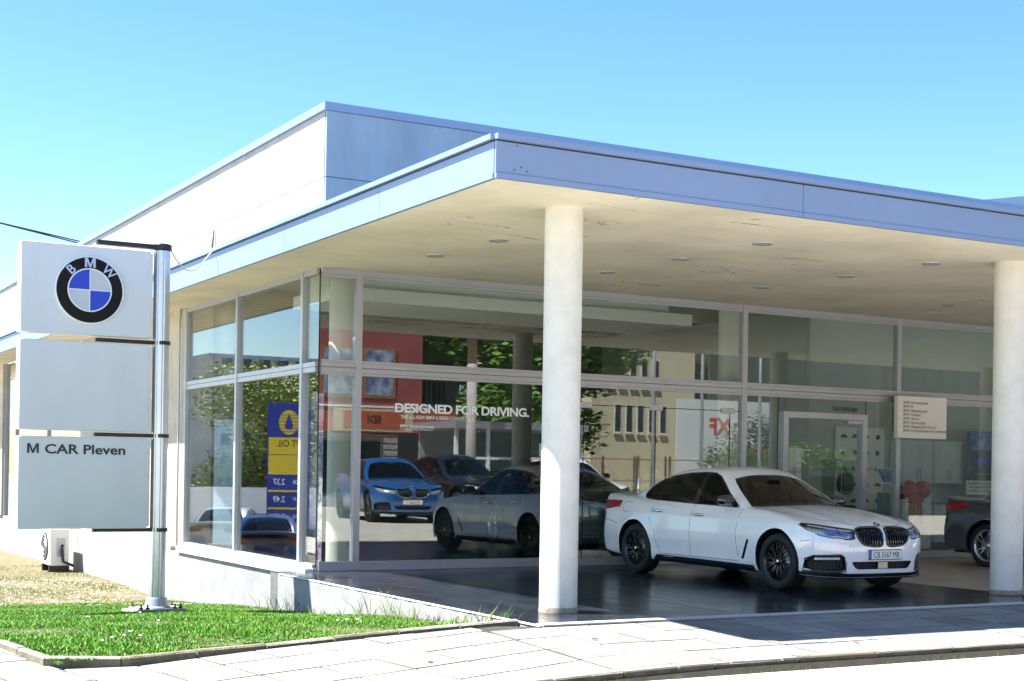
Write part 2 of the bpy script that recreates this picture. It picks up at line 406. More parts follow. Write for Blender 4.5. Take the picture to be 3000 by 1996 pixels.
WSC = [(1.035, 0), (1.03, .2), (.985, .45), (.91, .63), (.83, .72), (.80, .735), (.50, .655), (.28, .575), (.21, .535), (.20, .3), (.215, 0)]
RWN = [(-1.20, 0), (-1.20, .3), (-1.22, .46), (-1.55, .55), (-1.80, .585), (-1.92, .5), (-1.97, .25), (-1.985, 0)]
HEAD = [(.425, .715), (.43, .745), (.55, .762), (.70, .785), (.80, .805), (.865, .812), (.89, .795), (.87, .74), (.80, .675), (.70, .650), (.60, .648), (.56, .632), (.50, .630), (.44, .640)]
KID = [(.030, .585), (.030, .735), (.045, .760), (.10, .775), (.30, .770), (.385, .755), (.415, .73), (.405, .67), (.36, .605), (.29, .565), (.15, .550), (.06, .555)]
LOWG = [(-.01, .285), (-.01, .375), (.44, .375), (.47, .36), (.42, .30), (.38, .285)]
VENT = [(.545, .262), (.545, .345), (.575, .43), (.62, .455), (.84, .440), (.885, .40), (.885, .262)]
TAIL = [(.40, .90), (.43, .95), (.60, .965), (.80, .985), (.885, .98), (.89, .93), (.86, .86), (.80, .845), (.60, .86)]
DOORS = [('F', [(.745, .30), (.70, .62), (.745, .95), (.66, .985), (.54, 1.06), (.38, 1.165), (.20, 1.28), (.04, 1.375), (-.10, 1.412), (-.245, 1.42), (-.245, .30)]),
         ('R', [(-.255, .30), (-.255, 1.43), (-.6, 1.43), (-.95, 1.39), (-1.1, 1.32), (-1.1, 1.05), (-1.13, .92), (-1.16, .78), (-1.05, .62), (-.98, .42), (-.90, .30)])]
HOOD = [(2.235, -.01), (2.225, .25), (2.16, .42), (1.95, .60), (1.6, .715), (1.1, .79), (.93, .79), (1.0, .62), (1.10, .42), (1.14, .2), (1.145, -.01)]
SKIRT = [(-1.08, .10), (-1.05, .235), (-.98, .285), (1.04, .262), (1.10, .10)]
def car_wheel(rad, rimr, style, name='wheel'):
    """returns list of (part name, MB mesh, material, smooth); axis along y, outer face at +y"""
    out = []; w = .122
    t = MB().lathe([(rimr, -w + .005), (rimr + .02, -w), (rad - .03, -w), (rad - .008, -w + .018), (rad, -w + .045), (rad, w - .045), (rad - .008, w - .018), (rad - .03, w), (rimr + .02, w - .004), (rimr - .002, w - .012)], 56, axis='y', caps=False)
    out.append(('tyre', t, 'tyre', True))
    rm = 'rim_black' if style != 'silver' else 'rim_silver'
    b = MB().lathe([(rimr + .002, w - .012), (rimr - .016, w - .016), (rimr - .028, w - .05), (rimr - .04, -w + .02)], 48, axis='y', caps=False)
    out.append(('rim_barrel', b, rm, True))
    sp = MB(); n = 10 if style != 'silver' else 5
    for k in range(n):
        a0 = 2 * math.pi * k / n
        for da in ((-.115, .115) if n == 10 else (-.2, .2)):
            a = a0 + da; ai = a0 + da * .5
            for (r0, y0, w0, r1, y1, w1, aa, ab) in ((.045, w - .032, .011, rimr * .62, w - .020, .009, ai, a), (rimr * .62, w - .020, .009, rimr - .008, w - .030, .010, a, a + da * .12)):
                c0 = Vector((math.cos(aa) * r0, 0, math.sin(aa) * r0)); c1 = Vector((math.cos(ab) * r1, 0, math.sin(ab) * r1)); t_ = (c1 - c0).normalized(); s_ = Vector((-t_.z, 0, t_.x))
                vs = []
                for c, y, ww in ((c0, y0, w0), (c1, y1, w1)):
                    vs += [c + s_ * ww + Vector((0, y - .014, 0)), c - s_ * ww + Vector((0, y - .014, 0)), c - s_ * ww * .5 + Vector((0, y, 0)), c + s_ * ww * .5 + Vector((0, y, 0))]
                sp.add(vs, [(0, 1, 2, 3), (7, 6, 5, 4), (0, 4, 5, 1), (1, 5, 6, 2), (2, 6, 7, 3), (3, 7, 4, 0)])
    out.append(('spokes', sp, rm, False))
    hb = MB().lathe([(.001, w - .052), (.062, w - .052), (.060, w - .028), (.034, w - .022), (.032, w - .014), (.001, w - .012)], 20, axis='y', caps=False)
    out.append(('hub', hb, rm, True))
    out.append(('hub_emblem', MB().lathe([(.001, w - .011), (.026, w - .011), (.027, w - .013)], 16, axis='y', caps=False), 'chrome', True))
    out.append(('brake_disc', MB().lathe([(.03, w - .085), (.165, w - .085), (.165, w - .105), (.03, w - .105)], 32, axis='y', caps=False), 'disc', True))
    out.append(('rim_back', MB().lathe([(.001, w - .13), (rimr - .035, w - .13)], 32, axis='y', caps=False), 'matt_black', False))
    return out
SKINS = {}; RA = .392
def car_skin(hero, res):
    if (hero, res) in SKINS: return SKINS[hero, res]
    bx = np.linspace(-2.74, 2.50, int(5.24 / res) + 1); by = np.linspace(0, 1.06, int(1.06 / res) + 1); bz = np.linspace(.06, 1.62, int(1.56 / res) + 1)
    pts = {}; verts = []; quads = []
    def vid(p):
        k = (round(p[0], 4), round(p[1], 4), round(p[2], 4))
        if k not in pts: pts[k] = len(verts); verts.append(p)
        return pts[k]
    def grid(us, vs, fn, flip):
        g = [[vid(fn(u, v)) for v in vs] for u in us]
        for i in range(len(us) - 1):
            for j in range(len(vs) - 1):
                q = (g[i][j], g[i + 1][j], g[i + 1][j + 1], g[i][j + 1]); quads.append(q[::-1] if flip else q)
    grid(bx, bz, lambda u, v: (u, by[-1], v), True); grid(bx, by, lambda u, v: (u, v, bz[-1]), False)
    grid(by, bz, lambda u, v: (bx[-1], u, v), False); grid(by, bz, lambda u, v: (bx[0], u, v), True)
    Bp = np.array(verts); O = np.c_[np.clip(Bp[:, 0], -1.75, 1.55), np.zeros(len(Bp)), np.full(len(Bp), .58)]
    P = cast(Bp, O)
    bm = bmesh.new(); bv = [bm.verts.new(p) for p in P]
    lay = bm.faces.layers.int.new('pid')
    for q in quads:
        try: bm.faces.new([bv[i] for i in q])
        except ValueError: pass
    bmesh.ops.dissolve_degenerate(bm, dist=1e-5, edges=bm.edges)
    side = lambda c: c.y > .45

    for ax in (AX_F, AX_R):
        circ = [(ax + RA * math.cos(2 * math.pi * k / 40), .345 + RA * math.sin(2 * math.pi * k / 40)) for k in range(40)]
        h = cut(bm, lay, circ, 'y', lambda c: c.y > .6, 99)
        bmesh.ops.delete(bm, geom=[f for f in bm.faces if f[lay] == 99], context='FACES')
    lays = {}
    def region(key, poly, axis, test, only=None): lays[len(lays) + 1] = key; cut(bm, lay, poly, axis, test, len(lays), only)
    for k, d in DOORS: region('door' + k, d, 'y', lambda c: c.y > .45 and c.z < 1.45)
    region('dlo', rnd(DLO, 1) if hero else DLO, 'y', lambda c: c.y > .40 and c.z > .90)
    dlo_id = len(lays)
    for k, d in WIN: region('win' + k, d, 'y', lambda c: c.y > .40 and c.z > .90)
    region('wsc', WSC, 'z', lambda c: c.z > .94 and c.x > -.3)
    region('rwn', RWN, 'z', lambda c: c.z > 1.0 and c.x < -.9)
    region('hood', HOOD, 'z', lambda c: c.z > .72 and c.x > .8)
    fr = lambda c: c.x > 1.3
    region('head', rnd(HEAD, 1) if hero else HEAD, 'x', fr); region('kid', rnd(KID, 1) if hero else KID, 'x', lambda c: c.x > 2.0)
    region('lowg', LOWG, 'x', lambda c: c.x > 2.0); region('vent', rnd(VENT, 1) if hero else VENT, 'x', lambda c: c.x > 1.6)
    region('tail', TAIL, 'x', lambda c: c.x < -1.9)
    region('skirt', SKIRT, 'y', lambda c: c.y > .45 and c.z < .4)
    region('chin', [(-.01, .10), (-.01, .235), (.50, .235), (.62, .25), (1.0, .25), (1.0, .10)], 'x', lambda c: c.x > 1.85 and c.z < .3, only={0})
    inv = lays
    # ---- collect
    bm.verts.index_update(); allco = np.array([v.co[:] for v in bm.verts])
    for _ in range(2):
        f = car_field(*allco.T); g = car_grad(allco); n2 = (g ** 2).sum(1) + 1e-9; st = np.clip(f / n2, -.01, .01); allco = allco - st[:, None] * g
    allco[:, 1] = np.where(np.abs(allco[:, 1]) < .002, 0, allco[:, 1])
    nrm = car_grad(allco); nrm /= np.linalg.norm(nrm, axis=1)[:, None] + 1e-9
    groups = {}
    for f in bm.faces: groups.setdefault(inv.get(f[lay], 'body'), []).append([v.index for v in f.verts])
    bm.free()
    SKINS[hero, res] = (allco, nrm, groups); return SKINS[hero, res]
def make_car(name, label, cat, loc, head, paint_m, hero=True, res=.036, warp=None, rims='black', kid_m='gloss_black', trim='gloss_black', tint='car_tint', wheel_s=1.0, plate_txt=None, group=None, dark_cars_chrome=False):
    root = empty(name, loc, math.atan2(head[1], head[0])); tag(root, label, cat, group); root.scale = (CS, CS, CS)
    wp = warp or (lambda P: P)
    # ---- skin
    allco, nrm, groups = car_skin(hero, res)
    def make(nm, faces, m, parent=root, offs=0.0, sides=(1, -1)):
        vs = []; fs = []; ns = []
        for s in sides:
            mp = {}
            for f in faces:
                idx = []
                for i in f:
                    if i not in mp:
                        mp[i] = len(vs); p = allco[i] + nrm[i] * offs; n_ = nrm[i]
                        vs.append((p[0], p[1] * s, p[2])); ns.append((n_[0], n_[1] * s, n_[2]))
                    idx.append(mp[i])
                fs.append(tuple(idx) if s > 0 else tuple(idx[::-1]))
        V = wp(np.array(vs)) if warp else np.array(vs)
        me = bpy.data.meshes.new(nm); me.from_pydata([tuple(p) for p in V], [], fs); me.update()
        for p in me.polygons: p.use_smooth = True
        if not warp: me.normals_split_custom_set_from_vertices(ns)
        return link(nm, me, m, parent)
    G = lambda k: groups.get(k, [])
    make('body', G('body'), paint_m)
    make('bonnet', G('hood'), paint_m)
    make('lining', G('body') + G('doorF') + G('doorR'), 'lining', offs=-.022)
    make('under_trim', G('chin'), 'satin_black'); 
    doors = {}
    for s, in ((1,), (-1,)):
        for k in 'FR':
            doors[k, s] = make('door', G('door' + k), paint_m, sides=(s,))
        make('window_trim', G('dlo'), trim, offs=-.001, sides=(s,))
        make('window', G('winF'), tint, doors['F', s], offs=-.006, sides=(s,)); make('window', G('winR'), tint, doors['R', s], offs=-.006, sides=(s,)); make('quarter_window', G('winQ'), tint, offs=-.006, sides=(s,))
        make('side_skirt', G('skirt'), 'satin_black', offs=.012, sides=(s,))
        h = make('headlight', G('head'), 'lamp_glass', offs=.001, sides=(s,))
        make('lamp_back', G('head'), 'lamp_inner', h, offs=-.05, sides=(s,))
        make('tail_light', G('tail'), 'tail_red', offs=.003, sides=(s,))
        k_ = make('grille', G('kid'), 'matt_black', offs=-.06, sides=(s,))
        make('fog_surround', G('vent'), 'matt_black', offs=-.05, sides=(s,))
    make('lower_grille', G('lowg'), 'matt_black', offs=-.06)
    make('windscreen', G('wsc'), 'car_screen', offs=-.003)
    make('rear_window', G('rwn'), tint, offs=-.003)
    # ---- added pieces, traced on the skin
    def tr(mb, nm, m, parent=root, smooth=True, sides=(1, -1)):
        V = np.array(mb.v); vs = []; fs = []
        for s in sides:
            b = len(vs); vs += [(p[0], p[1] * s, p[2]) for p in V]; fs += [tuple(i + b for i in (f if s > 0 else f[::-1])) for f in mb.f]
        V = wp(np.array(vs)); me = bpy.data.meshes.new(nm); me.from_pydata([tuple(p) for p in V], [], fs); me.update()
        return link(nm, me, m, parent, smooth)
    def outline(poly, axis, r, off=0.0, closed=True, sub=1, seg=6, sign=1):
        pp = []
        for i in range(len(poly) if closed else len(poly) - 1):
            a = np.array(poly[i]); b = np.array(poly[(i + 1) % len(poly)]); k = max(1, int(np.linalg.norm(b - a) / .05) * sub)
            pp += [a + (b - a) * j / k for j in range(k)]
        if not closed: pp.append(np.array(poly[-1]))
        q = surf(pp, axis, sign); n_ = car_grad(q); n_ /= np.linalg.norm(n_, axis=1)[:, None] + 1e-9
        return MB().tube([tuple(p) for p in q + n_ * off], r, seg, closed=closed)
    gap = MB()
    for k, d in DOORS:
        lo = [p for p in d]
        o_ = outline([p for p in d if p[1] < .96] if k == 'F' else [d[0]] + d[5:], 'y', .0035, -.0012, closed=False, seg=5) if False else None
    def line(pl, axis='y', r=.0035): 
        o_ = outline(pl, axis, r, -.0012, closed=False, seg=5); gap.add(o_.v, o_.f)
    line([(-.25, .985), (-.25, .30), (.745, .30), (.70, .62), (.745, .95)]); line([(-.25, .30), (-.90, .30), (-.98, .42), (-1.05, .62), (-1.16, .78), (-1.13, .92), (-1.1, 1.0)])
    line([(.93, .79), (1.1, .79), (1.6, .715), (1.95, .60), (2.16, .42), (2.225, .25), (2.235, 0)], 'z')
    line([(-1.72, .82), (-1.72, .93), (-1.90, .935), (-1.92, .83)][0:0] or [(-1.62, .965), (-1.80, .97), (-1.83, .93), (-1.80, .84), (-1.66, .83)])
    line([(1.90, .60), (2.02, .62)]); line([(-1.9, .66), (-2.15, .70), (-2.35, .72)])
    for s in (1, -1): tr(gap, 'shut_line', 'dark_gap', sides=(s,))
    for ax in (AX_F, AX_R):
        arch = MB()
        arc = [(ax + (RA + .001) * math.cos(a), .345 + (RA + .001) * math.sin(a)) for a in np.linspace(-.28, math.pi + .28, 40)]
        arc = [p for p in arc if p[1] > .235]
        q = surf(arc, 'y'); w_ = MB(); n = len(q); vs = []
        for p in q: vs += [tuple(p), (p[0], p[1] - .05, p[2]), (p[0] + (p[0] - ax) * .03, .50, p[2] + .01)]
        fs = []
        for i in range(n - 1):
            for j in range(2): fs.append((i * 3 + j, i * 3 + 3 + j, i * 3 + 4 + j, i * 3 + 1 + j))
        arch.add(vs, fs)
        for s in (1, -1): tr(arch, 'wheel_arch_liner', 'matt_black', smooth=False, sides=(s,))
    for s in (1, -1):
        tr(outline(DLO, 'y', .007, .000), 'window_frame', trim, sides=(s,))
        if hero or True:
            kf = outline(rnd(KID, 1), 'x', .013, .003, seg=8); tr(kf, 'grille_frame', kid_m, sides=(s,))
            bars = MB()
            for yb in np.linspace(.065, .375, 9):
                zz = np.linspace(.56, .765, 8); zz = [z_ for z_ in zz if inside(KID, yb, z_)]
                if len(zz) < 3: continue
                q = surf([(yb, z_) for z_ in zz], 'x')
                vs = []
                for p in q: vs += [(p[0] - .045, p[1] - .004, p[2]), (p[0] - .004, p[1] - .006, p[2]), (p[0] - .004, p[1] + .006, p[2]), (p[0] - .045, p[1] + .004, p[2])]
                fs = []
                for i in range(len(q) - 1):
                    for j in range(4): fs.append((i * 4 + j, i * 4 + (j + 1) % 4, i * 4 + 4 + (j + 1) % 4, i * 4 + 4 + j))
                bars.add(vs, fs)
            tr(bars, 'grille_bars', kid_m, smooth=False, sides=(s,))
        if hero:
            tr(outline(VENT, 'x', .012, .002), 'vent_frame', 'gloss_black', sides=(s,))
            tr(outline(HEAD, 'x', .006, .000), 'lamp_seal', 'gloss_black', sides=(s,))
            # lamp internals
            li = MB()
            for (ya, yb, za, zb, dz) in ((.50, .60, .665, .735, 0), (.62, .74, .675, .755, 0)):
                pl = rnd([(ya, za), (yb, za + .01), (yb, zb), (ya, zb - .01)], 2); q = surf(pl, 'x'); c = q.mean(0)
                li.add([tuple(p - np.array((.028, 0, 0))) for p in q] + [tuple(c - np.array((.045, 0, 0)))], [(i, (i + 1) % len(q), len(q)) for i in range(len(q))])
            tr(li, 'lamp_projector', 'lamp_blue', sides=(s,))
            o_ = outline([(.45, .735), (.60, .752), (.72, .773), (.84, .798)], 'x', .007, -.012, closed=False); tr(o_, 'daylight_strip', 'white_paint', sides=(s,))
            o_ = outline([(.46, .652), (.54, .648), (.60, .662), (.72, .664)], 'x', .010, -.015, closed=False); tr(o_, 'lamp_trim', 'chrome', sides=(s,))
            o_ = surf([(.62, .400), (.82, .392), (.82, .417), (.62, .424)], 'x'); fm = MB().add([tuple(p) for p in o_] + [tuple(p - np.array((.04, 0, 0))) for p in o_], [(0, 1, 2, 3), (0, 4, 5, 1), (1, 5, 6, 2), (2, 6, 7, 3), (3, 7, 4, 0)])
            tr(fm, 'fog_light', 'lamp_inner', smooth=False, sides=(s,))
            vt = surf([(.80, .33), (.845, .33), (.965, .56), (.955, .575), (.925, .575)], 'y'); n_ = car_grad(vt); n_ /= np.linalg.norm(n_, axis=1)[:, None]
            vt = vt + n_ * .004; k = len(vt)
            tr(MB().add([tuple(p) for p in vt] + [tuple(p - np.array((0, .02, 0))) for p in vt], [tuple(range(k))] + [(i, i + k, (i + 1) % k + k, (i + 1) % k) for i in range(k)]), 'fender_vent', 'gloss_black', smooth=False, sides=(s,))
            bd = surf([(-.82, .262), (-.62, .262)], 'y')
            tr(MB().tube([tuple(bd[0] + (0, .014, 0)), tuple(bd[1] + (0, .014, 0))], .010, 4), 'skirt_badge', 'silver_trim', smooth=False, sides=(s,))
            sen = surf([(.50, .50), (.50, .44), (.66, .53)], 'x')
        # mirrors, handles
        m_ = MB(); base = surf([(.52, .99)], 'y')[0]
        m_.ellipsoid((.52, base[1] + .125, 1.045), (.075, .115, .066), 20, 12, .72)
        tr(m_, 'wing_mirror', 'gloss_black', doors['F', s] if not warp else root, sides=(s,))
        a_ = MB(); a_.tube([(.54, base[1] - .02, .985), (.53, base[1] + .05, .988), (.52, base[1] + .10, 1.0)], [.028, .024, .022], 8); tr(a_, 'mirror_stalk', 'gloss_black', root, sides=(s,))
        for (hx, hz, kk) in ((-.08, .845, 'F'), (-.98, .868, 'R')):
            b_ = surf([(hx, hz)], 'y')[0]; hm = MB()
            hm.ellipsoid((hx, b_[1] + .018, hz), (.115, .013, .017), 16, 8, .7)
            tr(hm, 'door_handle', 'silver_trim', doors[kk, s], sides=(s,))
            hc = MB(); hc.ellipsoid((hx + .01, b_[1] - .006, hz - .004), (.085, .010, .042), 16, 8, .9); tr(hc, 'handle_cup', paint_m, doors[kk, s], sides=(s,))
    # splitter and under plate
    lip = outline([(0, .198), (.3, .198), (.6, .20), (.80, .205), (.88, .215)], 'x', .014, .012, closed=False); tr(lip, 'splitter', 'gloss_black')
    if hero:
        lg = MB(); 
        for zz in np.linspace(.295, .365, 4):
            q = surf([(y_, zz) for y_ in np.linspace(0, .42, 10)], 'x'); lg.tube([tuple(p - np.array((.03 + .004 * (i % 2), 0, 0))) for i, p in enumerate(q)], .005, 4)
        for yy in np.linspace(.03, .41, 10):
            q = surf([(yy, .29), (yy, .37)], 'x'); lg.tube([tuple(p - np.array((.032, 0, 0))) for p in q], .005, 4)
        for zz in np.linspace(.275, .37, 5):
            q = surf([(y_, zz) for y_ in np.linspace(.57, .86, 8)], 'x'); lg.tube([tuple(p - np.array((.03, 0, 0))) for p in q], .005, 4)
        for yy in np.linspace(.58, .85, 8):
            q = surf([(yy, .27), (yy, .38)], 'x'); lg.tube([tuple(p - np.array((.032, 0, 0))) for p in q], .005, 4)
        tr(lg, 'grille_mesh', 'gloss_black', smooth=False)
        fx = surf([(0, .33)], 'x')[0]; MB().box(fx[0] - .05, fx[0] - .012, -.075, .075, .285, .372, .006).build('radar_panel', 'gloss_black', root)
    up = MB().box(-2.35, 2.12, -.62, .62, .19, .23); tr(up, 'underbody', 'matt_black', smooth=False, sides=(1,))
    # plate
    fx = surf([(0, .46)], 'x')[0]; px = fx[0] + .012
    pz = .455
    pb = MB().box(px - .012, px + .004, -.26, .26, pz - .056, pz + .056); pl = tr(pb, 'number_plate', 'plate', smooth=False, sides=(1,))
    fb = tr(MB().tube([(px + .003, -.26, pz - .056), (px + .003, .26, pz - .056), (px + .003, .26, pz + .056), (px + .003, -.26, pz + .056)], .005, 4, closed=True), 'plate_frame', 'matt_black', pl, sides=(1,))
    tr(MB().box(px + .004, px + .0052, -.258, -.218, pz - .054, pz + .054), 'plate_strip', 'plate_blue', pl, smooth=False, sides=(1,))
    if plate_txt:
        me = text_mesh(plate_txt, .098, bold=0, depth=.0008, align='CENTER', wscale=.80)
        mt = Matrix(((0, 0, 1, 0), (1, 0, 0, 0), (0, 1, 0, 0), (0, 0, 0, 1)))
        me.transform(T(px + .0055, .018, pz - .034) @ mt)
        if warp:
            V = wp(np.array([v.co[:] for v in me.vertices]))
            for v, c in zip(me.vertices, V): v.co = c
        me.materials.clear(); link('lettering', me, 'letter_dark', pl)
    # bonnet emblem
    q = surf([(2.20, 0)], 'z'); n_ = car_grad(q)[0]; n_ /= np.linalg.norm(n_); zq = Vector(n_).to_track_quat('Z', 'Y').to_matrix().to_4x4()
    em = MB().lathe([(.041, 0), (.041, .006), (.001, .006)], 24, caps=False); me = em.mesh('emblem'); 
    base = wp(q)[0] if warp else q[0]
    me.transform(T(*base) @ zq); eo = link('emblem', me, 'gloss_black', root)
    for k_ in range(4):
        aa = [math.pi / 2 * k_ + math.pi / 2 * j / 6 for j in range(7)]; mm = MB().add([(0, 0, .0068)] + [(.025 * math.cos(a), .025 * math.sin(a), .0068) for a in aa], [(0, i, i + 1) for i in range(1, 7)]).mesh('emblem_quarter')
        mm.transform(T(*base) @ zq); link('emblem_quarter', mm, 'logo_blue' if k_ % 2 else 'white_paint', eo)
    # wipers/antenna/interior
    ant = MB(); q = surf([(-.98, 0)], 'z')[0]; ant.add([(q[0] + .10, 0, q[2] - .01), (q[0] - .07, .02, q[2] - .012), (q[0] - .07, -.02, q[2] - .012), (q[0] - .075, 0, q[2] + .055), (q[0] - .03, 0, q[2] + .05)], [(0, 1, 3, 4), (0, 4, 3, 2), (1, 2, 3), (0, 2, 1)]); tr(ant, 'roof_antenna', paint_m, sides=(1,), smooth=False)
    it = MB()
    for sx, sy in ((.0, .36), (.0, -.36), (-.85, .36), (-.85, -.36)):
        it.box(sx - .25, sx + .25, sy - .25, sy + .25, .40, .55, .04)
        it.add([(sx - .2, sy - .24, .5), (sx - .2, sy + .24, .5), (sx - .34, sy + .2, 1.1), (sx - .34, sy - .2, 1.1), (sx - .32, sy - .24, .5), (sx - .32, sy + .24, .5), (sx - .42, sy + .2, 1.1), (sx - .42, sy - .2, 1.1)], [(0, 1, 2, 3), (7, 6, 5, 4), (0, 4, 5, 1), (1, 5, 6, 2), (2, 6, 7, 3), (3, 7, 4, 0)])
        it.ellipsoid((sx - .37, sy, 1.18), (.05, .12, .085), 10, 6, .7)
    tr(it, 'seats', 'interior', smooth=False, sides=(1,))
    ds = MB().box(.52, 1.0, -.70, .70, .62, .93, .05); tr(ds, 'dashboard', 'interior', smooth=False, sides=(1,))
    sw = MB().tube([(.42 + .07 * math.sin(a), .36 + .18 * math.cos(a), .93 + .17 * math.sin(a)) for a in np.linspace(0, 2 * math.pi, 20)[:-1]], .015, 6, closed=True); tr(sw, 'steering_wheel', 'matt_black', sides=(1,))
    rv = MB().ellipsoid((.36, 0, 1.33), (.02, .12, .035), 10, 6, .7); tr(rv, 'rear_mirror', 'matt_black', sides=(1,))
    # wheels
    rad = .338 * wheel_s; zc = rad
    parts = [(nm, mb.mesh(nm), mt, sm) for nm, mb, mt, sm in car_wheel(rad, rad * .735, rims)]
    c_ax = wp(np.array([[AX_F, .80, .34], [AX_R, .80, .34]])) if warp else np.array([[AX_F, .80, .34], [AX_R, .80, .34]])
    for k in (0, 1):
        for s in (1, -1):
            we = None
            for nm, me, mt, sm in parts:
                o = link(nm, me, mt, we or root, sm)
                if we is None:
                    we = o; o.name = 'wheel'; o.location = (c_ax[k][0], (c_ax[k][1] - .005) * s, zc); o.rotation_euler = (0, R(17 * (k + 1)), 0 if s > 0 else math.pi)
    return root
def warp_suv(zs=1.12, ls=.94, rear=.35, up=.06):
    def f(P):
        Q = P.copy(); x, z = P[:, 0], P[:, 2]
        t = np.clip((z - .95) / .5, 0, 1); r_ = np.clip((-x - .7) / 1.2, 0, 1)
        Q[:, 0] = x * ls - rear * t * r_; Q[:, 2] = (z - .2) * zs + .2 + up + .10 * t * r_ * (rear > .2); Q[:, 1] = P[:, 1] * 1.0
        return Q
    return f
# ---END CARS---
# ================================================================== GROUND
def road_z(y): return float(np.interp(-y, [10.5, 13, 15, 400], [-.215, -.03, .08, .1]))
def lawn_z(x, y):
    z = float(np.interp(y, [-9, -7.6, -6.6, -5, 0, 7.5, 12, 40], [-.10, -.075, -.12, -.23, -.60, -1.10, -1.02, -1.25]))
    return z + .06 * min(1, max(0, (-x - .64) / 2)) * float(np.interp(y, [-7.5, -5, 4, 8], [0, 1, 1, 0]))
def ground_z(x, y):
    if y < -10.5: return road_z(y)
    return float(np.interp(y, [-10.5, -10.3, -7.5, 0, 7.5, 18, 60, 500], [-.215, -.30, -.36, -.80, -1.30, -1.45, -1.45, -1.45]))
xs = sorted(set(list(np.linspace(-30, 40, 36)) + [-400, -200, -100, -60, 60, 100, 200, 400])); ys = sorted(set(list(np.linspace(-60, 40, 51)) + [-10.5, -10.3, -7.5] + [-400, -200, -100, 60, 100, 200, 400]))
g = MB(); g.add([(x, y, ground_z(x, y)) for x in xs for y in ys], [(i * len(ys) + j, (i + 1) * len(ys) + j, (i + 1) * len(ys) + j + 1, i * len(ys) + j + 1) for i in range(len(xs) - 1) for j in range(len(ys) - 1)])
tag(g.build('road', 'asphalt', None, True), kind='structure')
# platform under the canopy: slab, tiles, pale edging strip, beige bay
PX0, PY0 = -.64, -7.98
pf = MB().box(PX0, 7.65, PY0, .25, -.9, -.012).build('platform', 'grout'); tag(pf, kind='structure')
rt = random.Random(3); tw, tl = .3455, .69
tmesh = {}
for i in range(24):
    y = PY0 + .16 - (i % 2) * tl / 2; j = 0
    while y < .2:
        y0, y1 = max(y, PY0 + .16), min(y + tl, .2); x0 = PX0 + i * tw
        if y1 - y0 > .05:
            k = (round(y1 - y0, 3))
            if k not in tmesh: tmesh[k] = [MB().box(.0025, tw - .0025, .0025, k - .0025, -.012, 0).mesh('floor_tile') for _ in range(2)]
            m2 = rt.randrange(2); me = tmesh[k][m2]
            if not me.materials: me.materials.append(M['tile' if m2 == 0 else 'tile_b'])
            o = link('floor_tile', me, None, pf); o.location = (x0, y0, rt.uniform(-.0008, .0008)); o.rotation_euler = (rt.uniform(-.0012, .0012), rt.uniform(-.0015, .0015), 0)
        y += tl
x = PX0
while x < 30:
    box('edging_stone', 'edging', x + .003, min(x + 1.0, 30) - .003, PY0 + .004, PY0 + .156, -.03, .004 + rt.uniform(-.0015, .0015), pf); x += 1.0
bb = MB().box(7.655, 34, PY0 + .16, -.02, -.3, -.004).build('forecourt_paving', 'beige_floor'); tag(bb, kind='structure')
# platform side wall with rough top lip, and plinth under the left glazing
# pavement: base + slabs
pv = MB(); 
def pav_z(x, y):
    z = float(np.interp(-y, [7.9, 10.3], [-.012, -.105]))
    z = z - float(np.interp(-x, [.6, 5], [0, .12])) - .002
    return min(z, lawn_z(x, y) - .03) if x < -5.3 and y > -8.2 else z
KERB = [(40, -10.42), (20, -10.42), (5, -10.42), (0, -10.42), (-3, -10.50), (-6, -10.75), (-12, -11.6), (-25, -14)]
LK = [(-.66, -7.52), (-1.6, -7.62), (-2.8, -7.80), (-3.9, -8.00), (-4.9, -8.28), (-5.45, -8.38), (-5.72, -8.05), (-5.80, -7.2), (-5.88, -6.0), (-6.1, -3.0), (-6.4, 0), (-7.2, 6), (-8, 12), (-9, 30)]
def kerb_y(x): return float(np.interp(x, [k[0] for k in KERB[::-1]], [k[1] for k in KERB[::-1]]))
lkx = [k[0] for k in LK[:7]][::-1]; lky = [k[1] for k in LK[:7]][::-1]
def pav_top(x): return PY0 - .002 if x > PX0 else (float(np.interp(x, lkx, lky)) - .07 if x > -5.80 else -3.0)
xs = np.linspace(-12, 34, 93); vs_ = []; fs_ = []
for i, x in enumerate(xs):
    a, b = kerb_y(x) + .02, pav_top(x)
    for j in range(9): yy = a + (b - a) * j / 8; vs_.append((x, yy, pav_z(x, yy) - .008))
for i in range(len(xs) - 1):
    for j in range(8): fs_.append((i * 9 + j, i * 9 + 9 + j, i * 9 + 10 + j, i * 9 + 1 + j))
pave = MB().add(vs_, fs_).build('pavement', 'joint', None, True); tag(pave, kind='structure')
